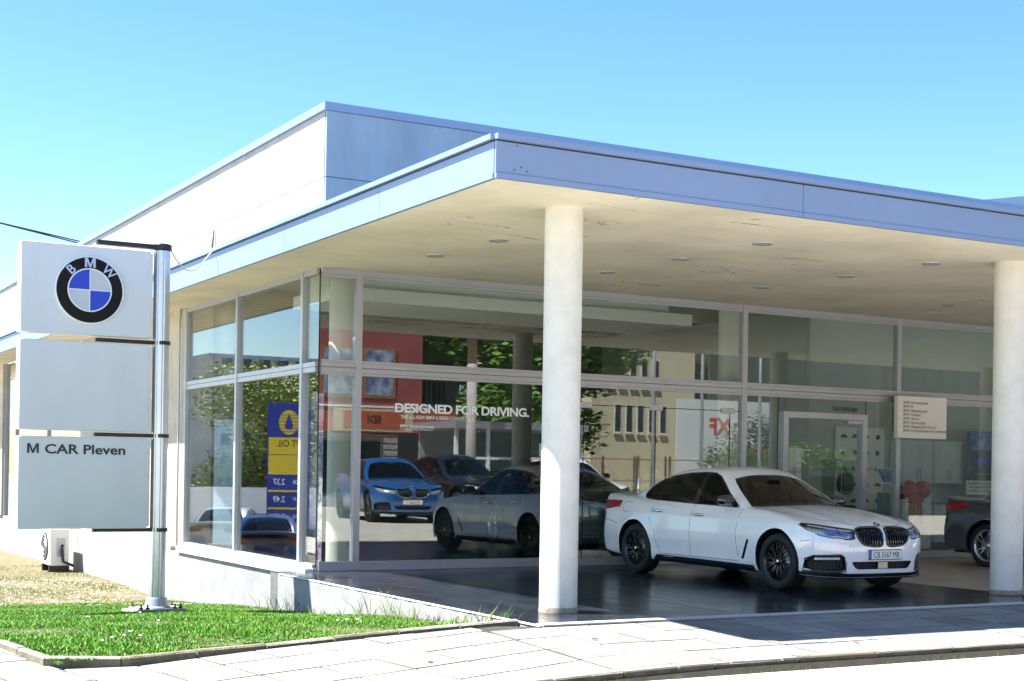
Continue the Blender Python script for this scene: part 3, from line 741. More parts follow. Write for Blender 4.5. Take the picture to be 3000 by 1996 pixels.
def slab(cx, cy, ang, sx, sy, k, xl=-99, xr=99):
    """one paving slab, clipped at kerb and platform edges"""
    ca, sa = math.cos(ang), math.sin(ang); g_ = .012
    poly = [(cx + ca * u - sa * v, cy + sa * u + ca * v) for u, v in ((-sx / 2 + g_, -sy / 2 + g_), (sx / 2 - g_, -sy / 2 + g_), (sx / 2 - g_, sy / 2 - g_), (-sx / 2 + g_, sy / 2 - g_))]
    def clip(poly, fn):
        out = []
        for i in range(len(poly)):
            p, q = poly[i], poly[(i + 1) % len(poly)]; a, b = fn(p), fn(q)
            if a >= 0: out.append(p)
            if (a >= 0) != (b >= 0): t = a / (a - b); out.append((p[0] + (q[0] - p[0]) * t, p[1] + (q[1] - p[1]) * t))
        return out
    poly = clip(poly, lambda p: p[1] - kerb_y(p[0]) - .005)
    if len(poly) > 2: poly = clip(poly, lambda p: pav_top(p[0]) - p[1])
    if len(poly) > 2: poly = clip(poly, lambda p: p[0] - xl - .02)
    if len(poly) > 2: poly = clip(poly, lambda p: xr - p[0] - .02)
    if len(poly) < 3: return
    ar = .5 * sum(poly[i][0] * poly[(i + 1) % len(poly)][1] - poly[(i + 1) % len(poly)][0] * poly[i][1] for i in range(len(poly)))
    if ar < .006: return
    dz = rt.uniform(-.0025, .0025); tx, ty = rt.uniform(-.004, .004), rt.uniform(-.005, .005)
    top = [(x, y, pav_z(x, y) + dz + (x - cx) * tx + (y - cy) * ty) for x, y in poly]; n = len(poly)
    o = MB().add([(x, y, z - .03) for x, y, z in top] + top, [tuple(range(n, 2 * n))] + [(i, (i + 1) % n, n + (i + 1) % n, n + i) for i in range(n)]).build('paving_slab', ('slab', 'slab_b', 'slab_c')[k % 3], pave)
for i in range(-4, 22):
    for j in range(5): 
        slab(i * .6 + .2, -8.28 - j * .58, 0, .6, .58, rt.randrange(3), xl=-1.3)
A_ = R(13)
for i in range(-12, 12):
    for j in range(-6, 8):
        u, v = (i + .5) * .6, (j + .5) * .6; cx, cy = -1.15 - .0 + math.cos(A_) * u - math.sin(A_) * v - 3, -9.2 + math.sin(A_) * u + math.cos(A_) * v
        if -8.4 < cx < -.8: slab(cx, cy, A_, .6, .6, rt.randrange(3), xr=-1.3)
# street kerb stones
kerb = MB().add([(k[0], k[1] - .10, ground_z(k[0], k[1] - .2) - .05) for k in KERB] + [(k[0], k[1] - .02, pav_z(k[0], k[1]) - .05) for k in KERB], [(i, i + 1, i + 1 + len(KERB), i + len(KERB)) for i in range(len(KERB) - 1)]).build('kerb', 'joint'); tag(kerb, kind='structure')
def stones(path, ln, w, zt, zb, parent, m1, m2, gap=.008, limit=None, tilt=.006, face='kerb_shade_dirt'):
    pts = [Vector((p[0], p[1], 0)) for p in path]; cum = [0]
    for a, b in zip(pts, pts[1:]): cum.append(cum[-1] + (b - a).length)
    def at(s):
        s = min(max(s, 0), cum[-1])
        for i in range(len(pts) - 1):
            if s <= cum[i + 1] + 1e-9: return pts[i] + (pts[i + 1] - pts[i]) * ((s - cum[i]) / (cum[i + 1] - cum[i]))
        return pts[-1]
    s = 0; n = 0
    while s < cum[-1] - .1 and (limit is None or n < limit):
        a, b = at(s + gap), at(min(s + ln, cum[-1]) - gap); d = (b - a).normalized(); nn = Vector((-d.y, d.x, 0)); n += 1
        dz = rt.uniform(-tilt, tilt); mb = MB(); vs = []
        for k, p in enumerate((a, b)):
            z1 = zt(p.x, p.y) + dz + rt.uniform(-tilt, tilt) * .5; z0 = zb(p.x, p.y); c = .016
            for off, z in ((0, z0), (0, z1 - c), (c, z1), (w - c, z1), (w, z1 - c), (w, z0)):
                q = p + nn * off; vs.append((q.x, q.y, z))
        fs = [(j, j + 1, 7 + j, 6 + j) for j in range(5)] + [(5, 4, 3, 2, 1, 0), (6, 7, 8, 9, 10, 11)]
        o = mb.add(vs, fs).build('kerb_stone', m1 if rt.random() < .6 else m2, parent); fixn(o); s += ln
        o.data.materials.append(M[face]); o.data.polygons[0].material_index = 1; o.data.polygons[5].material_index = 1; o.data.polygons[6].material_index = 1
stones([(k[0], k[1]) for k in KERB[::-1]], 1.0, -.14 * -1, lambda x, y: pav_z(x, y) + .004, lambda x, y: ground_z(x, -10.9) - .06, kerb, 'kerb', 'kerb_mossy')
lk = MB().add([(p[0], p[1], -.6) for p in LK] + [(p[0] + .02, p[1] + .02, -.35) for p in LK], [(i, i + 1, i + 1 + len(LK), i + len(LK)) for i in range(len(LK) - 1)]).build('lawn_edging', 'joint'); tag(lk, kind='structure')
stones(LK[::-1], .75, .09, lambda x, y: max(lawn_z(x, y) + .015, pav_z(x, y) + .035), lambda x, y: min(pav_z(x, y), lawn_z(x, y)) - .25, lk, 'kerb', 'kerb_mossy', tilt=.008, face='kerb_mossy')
# ---- lawn soil and grass
def in_lawn(x, y):
    if y < -7.4 and x > -5.6: 
        return y > float(np.interp(x, lkx, lky)) + .10 and x < -.66
    xl = float(np.interp(y, [-8.05, -7.2, -6, -3, 0, 6, 12, 30], [-5.66, -5.72, -5.8, -6.0, -6.3, -7.1, -7.9, -8.9])) 
    xr = -.66 if y < -.15 else (-.17 if y < 15.8 else -.02)
    return xl < x < xr and y < 30
gx = np.linspace(-9, -.1, 90); gy = np.linspace(-8.4, 30, 260); vs_ = []; fs_ = []
for x in gx:
    for y in gy: vs_.append((x, y, lawn_z(x, y)))
n = len(gy)
for i in range(len(gx) - 1):
    for j in range(n - 1):
        cx, cy = (gx[i] + gx[i + 1]) / 2, (gy[j] + gy[j + 1]) / 2
        if in_lawn(cx, cy) and in_lawn(cx, cy - .14) and in_lawn(cx - .10, cy): fs_.append((i * n + j, i * n + n + j, i * n + n + j + 1, i * n + j + 1))
so_ = MB().add(vs_, fs_).build('lawn', 'soil', None, True); tag(so_, kind='structure'); LAWN = so_
def dry(x, y):
    """bare, dried strip along the building and the worn patch beyond the sign"""
    d = 0.0
    xr = -.66 if y < -.15 else -.17
    d += max(0, 1 - (xr - x) / .35) * .75
    if y > 4.5 and x < -.4 : d += min(1, (y - 4.5) / 1.5) * (1 if y < 13 else .35)
    d += .28 * max(0, math.sin(x * 1.9 + 1.3) * math.sin(y * 1.3 + .4) - .45)
    return d
LAWN.data.materials.append(mat('thatch', (.07, .095, .025), .9, col2=(.10, .09, .04), nscale=5, bump=.8, bscale=70))
for p_ in LAWN.data.polygons:
    if dry(p_.center.x, p_.center.y) < .3: p_.material_index = 1
def blades(name, count, mats, region, hmin, hmax, seedv, keep):
    rg = np.random.RandomState(seedv); V = []; Fc = []; mi = []
    k = 0; tries = 0
    while k < count and tries < count * 12:
        tries += 1
        x = rg.uniform(region[0], region[1]); y = region[2] + (region[3] - region[2]) * rg.rand() ** 1.25
        if not in_lawn(x, y): continue
        d = dry(x, y)
        if not keep(d, rg): continue
        z = lawn_z(x, y) - .005; h = rg.uniform(hmin, hmax) * (.75 + .5 * math.sin(x * 2.1) * math.sin(y * 1.7 + x)); a = rg.uniform(0, math.pi * 2); w = rg.uniform(.0035, .007); 
        lx, ly = rg.normal(0, .5) * h, rg.normal(0, .5) * h; cx, sx = math.cos(a) * w, math.sin(a) * w; b = len(V)
        V += [(x - cx, y - sx, z), (x + cx, y + sx, z), (x + cx * .7 + lx * .45, y + sx * .7 + ly * .45, z + h * .6), (x - cx * .7 + lx * .45, y - sx * .7 + ly * .45, z + h * .6), (x + lx, y + ly, z + h)]
        Fc += [(b, b + 1, b + 2, b + 3), (b + 3, b + 2, b + 4)]; m_ = rg.randint(len(mats)); mi += [m_, m_]; k += 1
    me = bpy.data.meshes.new(name); me.from_pydata(V, [], Fc); me.update()
    for m_ in mats: me.materials.append(M[m_])
    me.polygons.foreach_set('material_index', mi)
    return link(name, me)
tag(blades('grass', 170000, ['grass', 'grass', 'grass_b', 'grass', 'grass_b', 'grass', 'grass', 'grass', 'dry_grass'], (-6.4, -.2, -8.4, 7), .020, .052, 1, lambda d, rg: rg.rand() > d), 'short green mown grass around the sign post', 'grass', kind='stuff')
tag(blades('dry_grass', 42000, ['dry_grass', 'grass_b', 'grass', 'dry_grass'], (-6.8, -.2, -8.4, 18), .02, .05, 2, lambda d, rg: rg.rand() < d * .8), 'yellowed dry grass along the building base', 'dry grass', kind='stuff')
tag(blades('tall_weeds', 260, ['grass_b', 'dry_grass', 'grass'], (-.95, -.66, -7.4, .2), .14, .34, 5, lambda d, rg: True), 'thin tall weeds growing against the platform wall', 'weeds', kind='stuff')
pb = MB(); rg = random.Random(4)
for _ in range(1500):
    x, y = rg.uniform(-6.6, -.4), rg.uniform(4.6, 13)
    if not in_lawn(x, y) or rg.random() < .2: continue
    r = rg.uniform(.02, .06); z = lawn_z(x, y)
    pb.add([(x - r, y - r * .7, z), (x + r, y - r * .6, z), (x + r * .8, y + r * .8, z), (x - r * .7, y + r, z), (x - r * .3, y - r * .2, z + r * .55), (x + r * .4, y + r * .1, z + r * .5)], [(0, 1, 5, 4), (1, 2, 5), (2, 3, 4, 5), (3, 0, 4)])
tag(pb.build('stone_chips', 'gravel'), 'pale stone chips scattered on the bare ground behind the sign', 'gravel', kind='stuff')
# weeds in the gutter and litter on the paving
gw = MB(); rg = random.Random(9)
for _ in range(900):
    x = rg.uniform(-3, 9); 
    if math.sin(x * 3.1) + math.sin(x * 7.7 + 1) < .1: continue
    y = kerb_y(x) - .03 - abs(rg.gauss(0, .04)); z = ground_z(x, -10.6) - .01; h = rg.uniform(.015, .06); dx, dy = rg.uniform(-.03, .03), rg.uniform(-.03, .02)
    gw.add([(x - .004, y, z), (x + .004, y, z), (x + dx, y + dy, z + h)], [(0, 1, 2)])
tag(gw.build('gutter_weeds', 'grass_b'), 'thin weeds growing in the gutter along the street kerb', 'weeds', kind='stuff')
for k, (x, y, lb_) in enumerate(((-.6, -8.9, 'curled brown leaf on the paving near the column'), (-2.6, -9.3, 'curled brown leaf on the paving below the lawn edging'), (1.9, -9.9, 'curled brown leaf on the sunlit paving by the kerb'))):
    lf = MB(); lf.add([(-.05, 0, .004), (0, -.03, .02), (.06, 0, .006), (0, .03, .018), (0, 0, .008)], [(0, 1, 4), (1, 2, 4), (2, 3, 4), (3, 0, 4)]); o = lf.build('fallen_leaf', 'rust'); o.location = (x, y, pav_z(x, y) + .003); o.rotation_euler = (0, 0, k * 1.3); tag(o, lb_, 'leaf', 'fallen leaves')
# daisies
for k, (x, y) in enumerate([(-4.9, -7.2), (-4.75, -7.05), (-4.62, -7.15), (-5.05, -7.45), (-2.2, -6.2), (-2.05, -6.1), (-1.95, -6.15), (-1.9, -6.05), (-4.2, -3.2), (-3.9, -5.2), (-4.6, -6.7), (-3.3, -2.2)]):
    d = MB().lathe([(.001, .062), (.016, .060), (.018, .064), (.001, .070)], 8, caps=False); d.tube([(0, 0, 0), (.004, 0, .06)], .0015, 4)
    o = d.build('daisy', 'letter_white'); o.location = (x, y, lawn_z(x, y)); tag(o, 'small white daisy in the green lawn', 'flower', 'daisies in the lawn')
# ================================================================== DEALERSHIP BUILDING
B = empty('dealership_building', (0, 0, 0)); tag(B, 'single-storey glazed car showroom with blue-grey canopy on round white columns', 'building')
CX0, CY0, ZS, ZT, XE, YE = -1.296, -7.982, 4.584, 5.034, 32, 34
def soff(x, y):
    fy = min(1, max(0, (y - CY0) / 7.98)); fx = min(1, max(0, (x - CX0) / 1.296)) ** .8
    return ZS + .112 * fy * fx
mat('soffit', (.83, .755, .60), .85, noise=.2, nscale=.7, bump=.2, bscale=60)
sm = M['soffit'].node_tree; n_ = sm.nodes; l_ = sm.links; bs = n_['Principled BSDF']
tc = n_.new('ShaderNodeTexCoord'); nz = n_.new('ShaderNodeTexNoise'); nz.inputs['Scale'].default_value = .55; nz.inputs['Detail'].default_value = 9; nz.inputs['Distortion'].default_value = .8
wv = n_.new('ShaderNodeTexNoise'); wv.inputs['Scale'].default_value = .35; wv.inputs['Detail'].default_value = 3
mp = n_.new('ShaderNodeMapping'); mp.inputs['Scale'].default_value = (.5, 2.2, 1); l_.new(tc.outputs['Object'], mp.inputs[0]); l_.new(mp.outputs[0], nz.inputs['Vector']); l_.new(tc.outputs['Object'], wv.inputs['Vector'])
sub = n_.new('ShaderNodeMath'); sub.operation = 'SUBTRACT'; sub.inputs[1].default_value = .5; ab = n_.new('ShaderNodeMath'); ab.operation = 'ABSOLUTE'; l_.new(nz.outputs[0], sub.inputs[0]); l_.new(sub.outputs[0], ab.inputs[0])
lt = n_.new('ShaderNodeMath'); lt.operation = 'LESS_THAN'; lt.inputs[1].default_value = .0022; l_.new(ab.outputs[0], lt.inputs[0])
gt = n_.new('ShaderNodeMath'); gt.operation = 'GREATER_THAN'; gt.inputs[1].default_value = .585; l_.new(wv.outputs[0], gt.inputs[0])
an = n_.new('ShaderNodeMath'); an.operation = 'MULTIPLY'; l_.new(lt.outputs[0], an.inputs[0]); l_.new(gt.outputs[0], an.inputs[1])
mx = n_.new('ShaderNodeMix'); mx.data_type = 'RGBA'; l_.new(an.outputs[0], mx.inputs[0]); l_.new(bs.inputs['Base Color'].links[0].from_socket, mx.inputs[6]); mx.inputs[7].default_value = (.10, .08, .05, 1); l_.new(mx.outputs[2], bs.inputs['Base Color'])
# canopy soffit (L-shaped sheet with its roof)
gx = [CX0 + .03, -.9, -.45, 0] + list(np.linspace(.8, XE, 40)); gy = list(np.linspace(CY0 + .03, 0, 26)) + [2, 6, 10, 16, 24, YE]
vs_ = [(x, y, soff(x, y)) for x in gx for y in gy]; n = len(gy)
fs_ = [(i * n + j, i * n + j + 1, i * n + n + j + 1, i * n + n + j) for i in range(len(gx) - 1) for j in range(n - 1) if (gy[j] < -.01 or gx[i] < -.01)]
can = MB().add(vs_, fs_).build('canopy', 'soffit', B, True)
box('canopy_roof', 'concrete', CX0 + .05, XE, CY0 + .05, 0, ZT - .18, ZT - .06, can); box('canopy_roof', 'concrete', CX0 + .05, -.16, .002, YE, ZT - .18, ZT - .06, can)
# fascia panels, bottom lip and capping rail
def fascia(seams, front):
    for a, b in zip(seams, seams[1:]):
        g_ = .004
        for nm, z0, z1, out, th in (('fascia_panel', ZS + .055, ZT - .075, .0, .03), ('fascia_lip', ZS - .004, ZS + .052, .012, .05), ('capping_rail', ZT - .058, ZT, .045, .16)):
            a_, b_ = a + g_, b - g_
            if nm == 'capping_rail': a_, b_ = a + .001, b - .001
            if front: box(nm, 'coping', a_, b_, CY0 - out, CY0 - out + th, z0, z1, can)
            else: box(nm, 'coping', CX0 - out, CX0 - out + th, a_, b_, z0, z1, can)
        if front: box('shadow_gap', 'dark_gap', a, b, CY0 + .012, CY0 + .03, ZT - .08, ZT - .05, can)
        else: box('shadow_gap', 'dark_gap', CX0 + .012, CX0 + .03, a, b, ZT - .08, ZT - .05, can)
fascia([CX0 + .0, 2.76, 6.8, 10.85, 14.9, 19, 23, 27.5, XE], True)
fascia([CY0 + .035, -5.1, -1.9, 1.3, 4.5, 7.7, 10.9, 14.1, 17.3, 20.5, 23.7, 27, YE], False)
for (x, z) in ((CX0 + .22, ZS + .10), (CX0 + .30, ZS + .135), (CX0 + .37, ZS + .10), (CX0 + .25, ZT - .10)): MB().lathe([(.001, -.002), (.008, -.002), (.008, .002)], 10, (x, CY0 - .002, z), axis='y', caps=False).build('fixing_hole', 'dark_gap', can)
# downlights
dl = MB().lathe([(.13, .01), (.135, -.008), (.115, -.014), (.105, .0)], 28, caps=False).mesh('downlight'); dl.materials.append(M['alu'])
dd = MB().lathe([(.105, -.002), (.06, -.006), (.001, -.008)], 24, caps=False).mesh('downlight_lens'); dd.materials.append(M['lamp_lens'])
for x in (.80, 3.72, 6.80, 10.9, 14.9):
    for y in (-6.08, -4.25, -2.40):
        o = link('downlight', dl, None, can, True); o.location = (x + rt.uniform(-.05, .05), y + rt.uniform(-.04, .04), soff(x, y) - .002); q = link('downlight_lens', dd, None, can, True); q.location = o.location
# columns
cm = MB().lathe([(.222, -.01), (.222, .03), (.218, .06), (.218, 4.70)], 48, caps=False).mesh('column'); cm.materials.append(M['column'])
cf = MB().lathe([(.2235, -.01), (.2235, .018), (.221, .045), (.2185, .062)], 48, caps=False).mesh('column_foot'); cf.materials.append(mat('column_foot', (.42, .36, .26), .9, noise=.5, nscale=14))
for x, y in ((.246, -6.81), (7.526, -6.81), (14.8, -6.81), (22.1, -6.81), (.80, 1.0), (8.70, .95), (16.6, .95), (.85, 7.3), (8.7, 7.3), (16.6, 7.5)):
    o = link('column', cm, None, B, True); o.location = (x, y, 0)
    if y > 0: o.scale = (1, 1, 1.13)
    else: q = link('column_foot', cf, None, o, True)
# upper storey: core, panels, coping
ZU = 7.22; zc0 = ZT - .17
core = box('parapet_wall', 'dark_gap', .03, XE, -.12, .06, zc0, ZU - .02, B); box('parapet_wall', 'dark_gap', .03, .25, .07, YE, zc0, ZU - .02, B)
def wpanel(a, b, z0, z1, front, m='plaster'):
    if front: return box('wall_panel', m, a + .006, b - .006, -.15, -.10, z0 + .006, z1 - .006, core)
    return box('wall_panel', m, .0, .05, a + .006, b - .006, z0 + .006, z1 - .006, core)
ZJ = 6.08
for a, b in zip([.0, 4.2, 8.4, 12.6, 16.8, 21, 25.2, 29.4], [4.2, 8.4, 12.6, 16.8, 21, 25.2, 29.4, XE]):
    wpanel(a, b, zc0, ZJ, True, 'concrete'); wpanel(a, b, ZJ, ZU - .12, True, 'concrete')
for a, b in zip([-.09, 4.2, 8.4, 12.6, 16.8, 21, 25.2], [4.2, 8.4, 12.6, 16.8, 21, 25.2, 30]):
    wpanel(a, b, zc0, ZJ, False); wpanel(a, b, ZJ, ZU - .12, False)
xx = -.04
for a, b in zip([-.05, 5.7, 11.4, 17.1, 22.8, 28.4], [5.7, 11.4, 17.1, 22.8, 28.4, XE]): box('coping', 'coping', a + .003, b - .003, -.20, .1, ZU - .12, ZU, core)
for a, b in zip([.102, 5, 10, 15, 20, 25], [5, 10, 15, 20, 25, 30]): box('coping', 'coping', -.05, .25, a + .003, b - .003, ZU - .12, ZU, core)
# glazing
def rz(y=0): return 4.69
FR = 'alu'
def frame_x(a, b, z0, z1, y0=-.05, y1=.05, nm='transom'): return box(nm, FR, a, b, y0, y1, z0, z1, B, .004)
def frame_y(a, b, z0, z1, x0=-.05, x1=.05, nm='transom'): return box(nm, FR, x0, x1, a, b, z0, z1, B, .004)
MX = [.64, 8.27, 12.08, 15.9, 19.7, 23.5, 27.3, 31.1]; MY = [.62, 3.80, 6.86]
for x in MX: box('mullion', FR, x - .055, x + .055, -.062, .062, 0.0, 4.70, B, .006)
for y in MY: box('mullion', FR, -.062, .062, y - .05, y + .05, .05, 4.70, B, .006)
box('corner_joint', 'dark_gap', -.008, .008, -.008, .008, .06, 4.68, B)
xb = [0.03] + MX
for a, b in zip(xb, xb[1:]):
    a_ = a + (.055 if a > .1 else 0); b_ = b - .055
    for (z0, z1, e) in ((4.60, 4.71, .0), (3.085, 3.165, .0), (3.169, 3.245, .004), (.0, .11, .0)):
        frame_x(a_, b_, z0, z1, -.05 - e, .05)
    for (p0, p1) in ((.112, 3.083), (3.247, 4.598)):
        for (u0, u1, v0, v1) in ((a_, b_, p0, p0 + .035), (a_, b_, p1 - .035, p1)): box('glazing_bead', FR, u0, u1, -.046, -.002, v0, v1, B)
    for (p0, p1) in ((.11, 3.085), (3.245, 4.60)): box('window_pane', 'pane', a_ - (.0 if a > .1 else .03), b_, -.006, .006, p0, p1, B)
yb = [0.03] + MY
for a, b in zip(yb, yb[1:]):
    a_ = a + (.05 if a > .1 else 0); b_ = b - .05
    for (z0, z1, e) in ((4.60, 4.71, .0), (3.085, 3.165, .0), (3.169, 3.245, .004), (.05, .11, 0)): frame_y(a_, b_, z0, z1, -.05 - e, .05)
    for (p0, p1) in ((.11, 3.085), (3.245, 4.60)): box('window_pane', 'pane', -.006, .006, a_ - (0 if a > .1 else .03), b_, p0, p1, B)
# frameless glass door lines in the wide bay, and the framed entrance door
for (x0, x1, z0, z1) in ((4.84, 8.2, 2.745, 2.757), (6.335, 6.347, .11, 2.745), (7.975, 7.985, .11, 2.745), (4.84, 4.85, .11, 2.745)): box('glass_joint', 'dark_gap', x0, x1, -.009, .009, z0, z1, B)
for (x0, x1) in ((7.78, 8.08), (4.70, 5.0), (6.20, 6.48)): box('patch_fitting', 'alu', x0, x1, -.02, .02, 2.70, 2.80, B, .004)
for x0 in (5.95, 6.62): MB().tube([(x0, -.07, .8), (x0, -.07, 1.9)], .016, 8).build('pull_handle', 'chrome', B, True)
for (x0, x1, z0, z1) in ((9.17, 9.29, .0, 2.79), (11.12, 11.24, .0, 2.79), (9.29, 11.12, 2.67, 2.79)): box('door_frame', 'alu', x0, x1, -.09, .07, z0, z1, B, .006)
box('door_closer', 'alu', 10.75, 11.1, -.10, -.05, 2.60, 2.66, B); box('glass_joint', 'dark_gap', 9.10, 9.11, -.008, .008, .11, 3.08, B); box('glass_joint', 'dark_gap', 11.27, 11.28, -.008, .008, .11, 3.08, B)
MB().tube([(9.42, -.12, .5), (9.42, -.12, 1.75)], .018, 8).build('pull_handle', 'chrome', B, True)
# writing on the glass
text('DESIGNED FOR DRIVING.', .195, T(1.29, -.0075, 2.51) @ TXT_FRONT, 'letter_white', B, bold=.03, spacing=.95, depth=.0005, width=2.46)
text('THE ALL-NEW BMW 6 SERIES CONVERTIBLE.', .085, T(1.40, -.0075, 2.405) @ TXT_FRONT, 'letter_white', B, bold=.004, spacing=.92, depth=.0005, width=1.32)
text('BMW EfficientDynamics', .070, T(1.39, -.0075, 2.265) @ TXT_FRONT, 'letter_white', B, bold=.004, spacing=.92, depth=.0005, width=.60)
text('Less emissions. More driving pleasure.', .036, T(1.39, -.0075, 2.225) @ TXT_FRONT, 'letter_white', B, bold=0, depth=.0005, width=.60)
text('Информация', .13, T(10.42, -.0075, 2.845) @ TXT_FRONT, 'letter_dark', B, bold=.02, depth=.0005, width=.62)
text('РАБОТНО ВРЕМЕ\nпон - пет\n9.00 - 18.00\nсъбота\n9.00 - 13.00', .052, T(9.56, -.0075, 2.06) @ TXT_FRONT, 'letter_white', B, depth=.0005, width=.34)
# left side: plinth, sill, pier, far wall, far glazing
box('plinth', 'plinth', -.15, .05, .0, 7.36, -1.4, -.085, B); box('plinth_gap', 'dark_gap', -.147, .0, -.16, -.002, -1.2, -.1, B)
box('sill', 'sign_white', -.19, -.052, -.04, 6.80, -.084, .048, B, .006)
pw = MB(); 
ysq = np.linspace(PY0 + .02, -.16, 60); vs_ = []
for i, y in enumerate(ysq):
    j = rt.uniform(-.012, .012)
    vs_ += [(PX0 - .03, y, -1.2), (PX0 - .03 + rt.uniform(-.003, .003), y, -.035 + j), (PX0 - .012, y, -.028 + j), (PX0 + .02, y, -.028)]
fs_ = [(i * 4 + k, i * 4 + 4 + k, i * 4 + 5 + k, i * 4 + 1 + k) for i in range(len(ysq) - 1) for k in range(3)]
fixn(pw.add(vs_, fs_).build('platform_wall', 'plinth', B)); box('platform_lip', 'sign_white', PX0 - .035, PX0 + .012, PY0 + .02, -.2, -.018, -.006, B)
box('platform_end_wall', 'plaster', PX0 - .02, -.1, -.16, -.13, -1.2, -.03, B)
box('pier', 'pier', -.06, .5, 6.91, 7.95, -1.3, 4.78, B, .01)
MB().tube([(-.10, 7.05, 4.70), (-.13, 7.05, 4.3), (-.12, 7.06, 2), (-.12, 7.04, -.9)], .022, 6).build('cable_conduit', 'alu', B, True)
box('lower_wall', 'plaster', -.15, .1, 7.37, 15.9, -1.4, .0, B); box('upper_side_wall', 'pier', -.02, .3, 7.96, 15.9, .0, 4.75, B)
box('plinth', 'plaster', .0, .2, 15.91, 34, -1.5, -.06, B)
for (a, b) in ((15.95, 20), (20.0, 26.4)): box('window_pane', 'pane', .05, .062, a, b, .0, 4.65, B)
for y in (15.95, 20.0, 24.6, 26.4): box('mullion', FR, .0, .12, y - .05, y + .05, -.06, 4.75, B, .006)
box('pier', 'pier', -.06, .5, 26.45, 30, -.05, 4.75, B, .01); box('dark_screen', 'int_dark', .5, .55, 16, 33, .0, 4.7, B)
# rear and right shell, interior floor, ceiling, stepped drop ceiling
box('interior_floor', 'int_floor', .06, XE, .26, 12, -.3, -.004, B); box('interior_floor', 'int_floor', .06, XE, 12.0, YE, -.3, -.006, B)
for (x0, x1, y0, y1) in ((.06, XE, .06, .9), (.06, 13.1, .9, 3.3), (21, XE, .9, 3.3), (.06, XE, 3.3, 7.5), (.06, 2.0, 7.5, 11.5), (9.0, 10.4, 7.5, 11.5), (21, XE, 7.5, 11.5), (.06, XE, 11.5, YE)): box('ceiling', 'int_wall', x0, x1, y0, y1, 5.26, 5.32, B)
for (x0, x1) in ((2.0, 9.0), (10.4, 21.0)): box('added_skylight', 'opal', x0, x1, 7.5, 11.5, 5.275, 5.305, B)  # unseen roof panels, added to let soft light into the showroom
box('added_skylight', 'opal_bright', 13.1, 21, .9, 3.3, 5.275, 5.305, B)  # another added panel, brightening the cabinets below it
box('back_wall', 'int_dark', .3, XE, 12.0, 12.2, -.3, 5.3, B); box('end_wall', 'int_wall', XE - .2, XE, .06, YE, -.3, 5.3, B)
box('lintel', 'int_wall', .10, XE, .07, .15, 4.66, 5.26, B); box('lintel', 'int_wall', .07, .15, .16, YE, 4.70, 5.26, B)
box('drop_ceiling', 'int_white', 1.3, 8.95, 2.5, 4.6, 4.55, 4.78, B); box('drop_ceiling', 'int_white', 1.3, 8.62, 2.85, 3.9, 4.782, 5.258, B)
box('partition_wall', 'int_wall', 12.9, 25, 3.5, 3.62, -.004, 5.25, B); box('partition_wall', 'int_wall', 12.9, 13.02, 3.63, 11.9, -.004, 5.25, B)
# cables hanging on the facade
MB().tube([(-.03, 5.3, 6.0), (-.06, 5.28, 5.6), (-.04, 5.3, 5.2)], .02, 6).build('cable_conduit', 'cable_dark', B, True)
# ================================================================== SIGN
SGX, SGY, SGZ = -2.44, .10, -.53
sg = empty('pylon_sign', (SGX, SGY, SGZ)); tag(sg, 'three-panel grey dealer pylon sign on round metal post in the lawn', 'sign')
def loc(o): o.location = (-SGX, -SGY, -SGZ); return o
Z_ = (4.79, 3.39, 2.03, .655)
panels = []
for z0, z1 in ((3.44, 4.71), (2.075, 3.34), (.68, 1.985)):
    p = box('sign_panel', 'sign_grey', -4.44, -2.64, SGY - .13, SGY + .13, z0, z1, sg, .008); loc(p); panels.append(p)
    e = box('panel_edge', 'sign_white', -4.452, -4.441, SGY - .125, SGY + .125, z0 + .005, z1 - .005, p); e2 = box('panel_edge', 'sign_white', -2.639, -2.60, SGY - .10, SGY + .10, z0 + .03, z1 - .03, p)
pm = MB(); n = 48; vs_ = []
for z in (-.40, 4.74):
    for i in range(n):
        a = 2 * math.pi * i / n; r = .118 - (.012 if i % 6 == 0 else 0); vs_.append((SGX + r * math.cos(a), SGY + r * math.sin(a), z))
pm.add(vs_, [(i, (i + 1) % n, n + (i + 1) % n, n + i) for i in range(n)]); loc(pm.build('post', 'alu_pole', sg))
for k, z in enumerate(Z_):
    w = .045 if k else .055
    a = MB(); out = [(SGX - .95, SGY - .05), (SGX - .10, SGY - .055), (SGX - .02, SGY - .14), (SGX + .09, SGY - .13), (SGX + .145, SGY), (SGX + .09, SGY + .13), (SGX - .02, SGY + .14), (SGX - .10, SGY + .055), (SGX - .95, SGY + .05)]
    a.prism(out, z - w * .6, z + w * .6); loc(a.build('bracket_arm', 'black_metal', sg))
    b = MB(); b.prism([(SGX - .95 + .012, SGY - .056), (SGX - .12, SGY - .061), (SGX - .12, SGY + .061), (SGX - .95 + .012, SGY + .056)], z - w * .15, z + w * .15); loc(b.build('bracket_rib', 'black_metal', sg))
loc(MB().lathe([(.118, 4.80), (.135, 4.80), (.135, 4.83), (.10, 4.845), (.001, 4.85)], 24, (SGX, SGY, 0), caps=False).build('post_cap', 'black_metal', sg, True))
loc(autosmooth(MB().lathe([(.20, -.485), (.20, -.47), (.175, -.46), (.145, -.34), (.118, -.335)], 28, (SGX, SGY, 0), caps=False).build('base_collar', 'alu', sg)))
loc(box('base_plate', 'alu', SGX - .34, SGX + .34, SGY - .28, SGY + .28, -.515, -.485, sg, .006)); loc(box('footing', 'kerb', SGX - .42, SGX + .42, SGY - .36, SGY + .36, -.75, -.516, sg, .02))
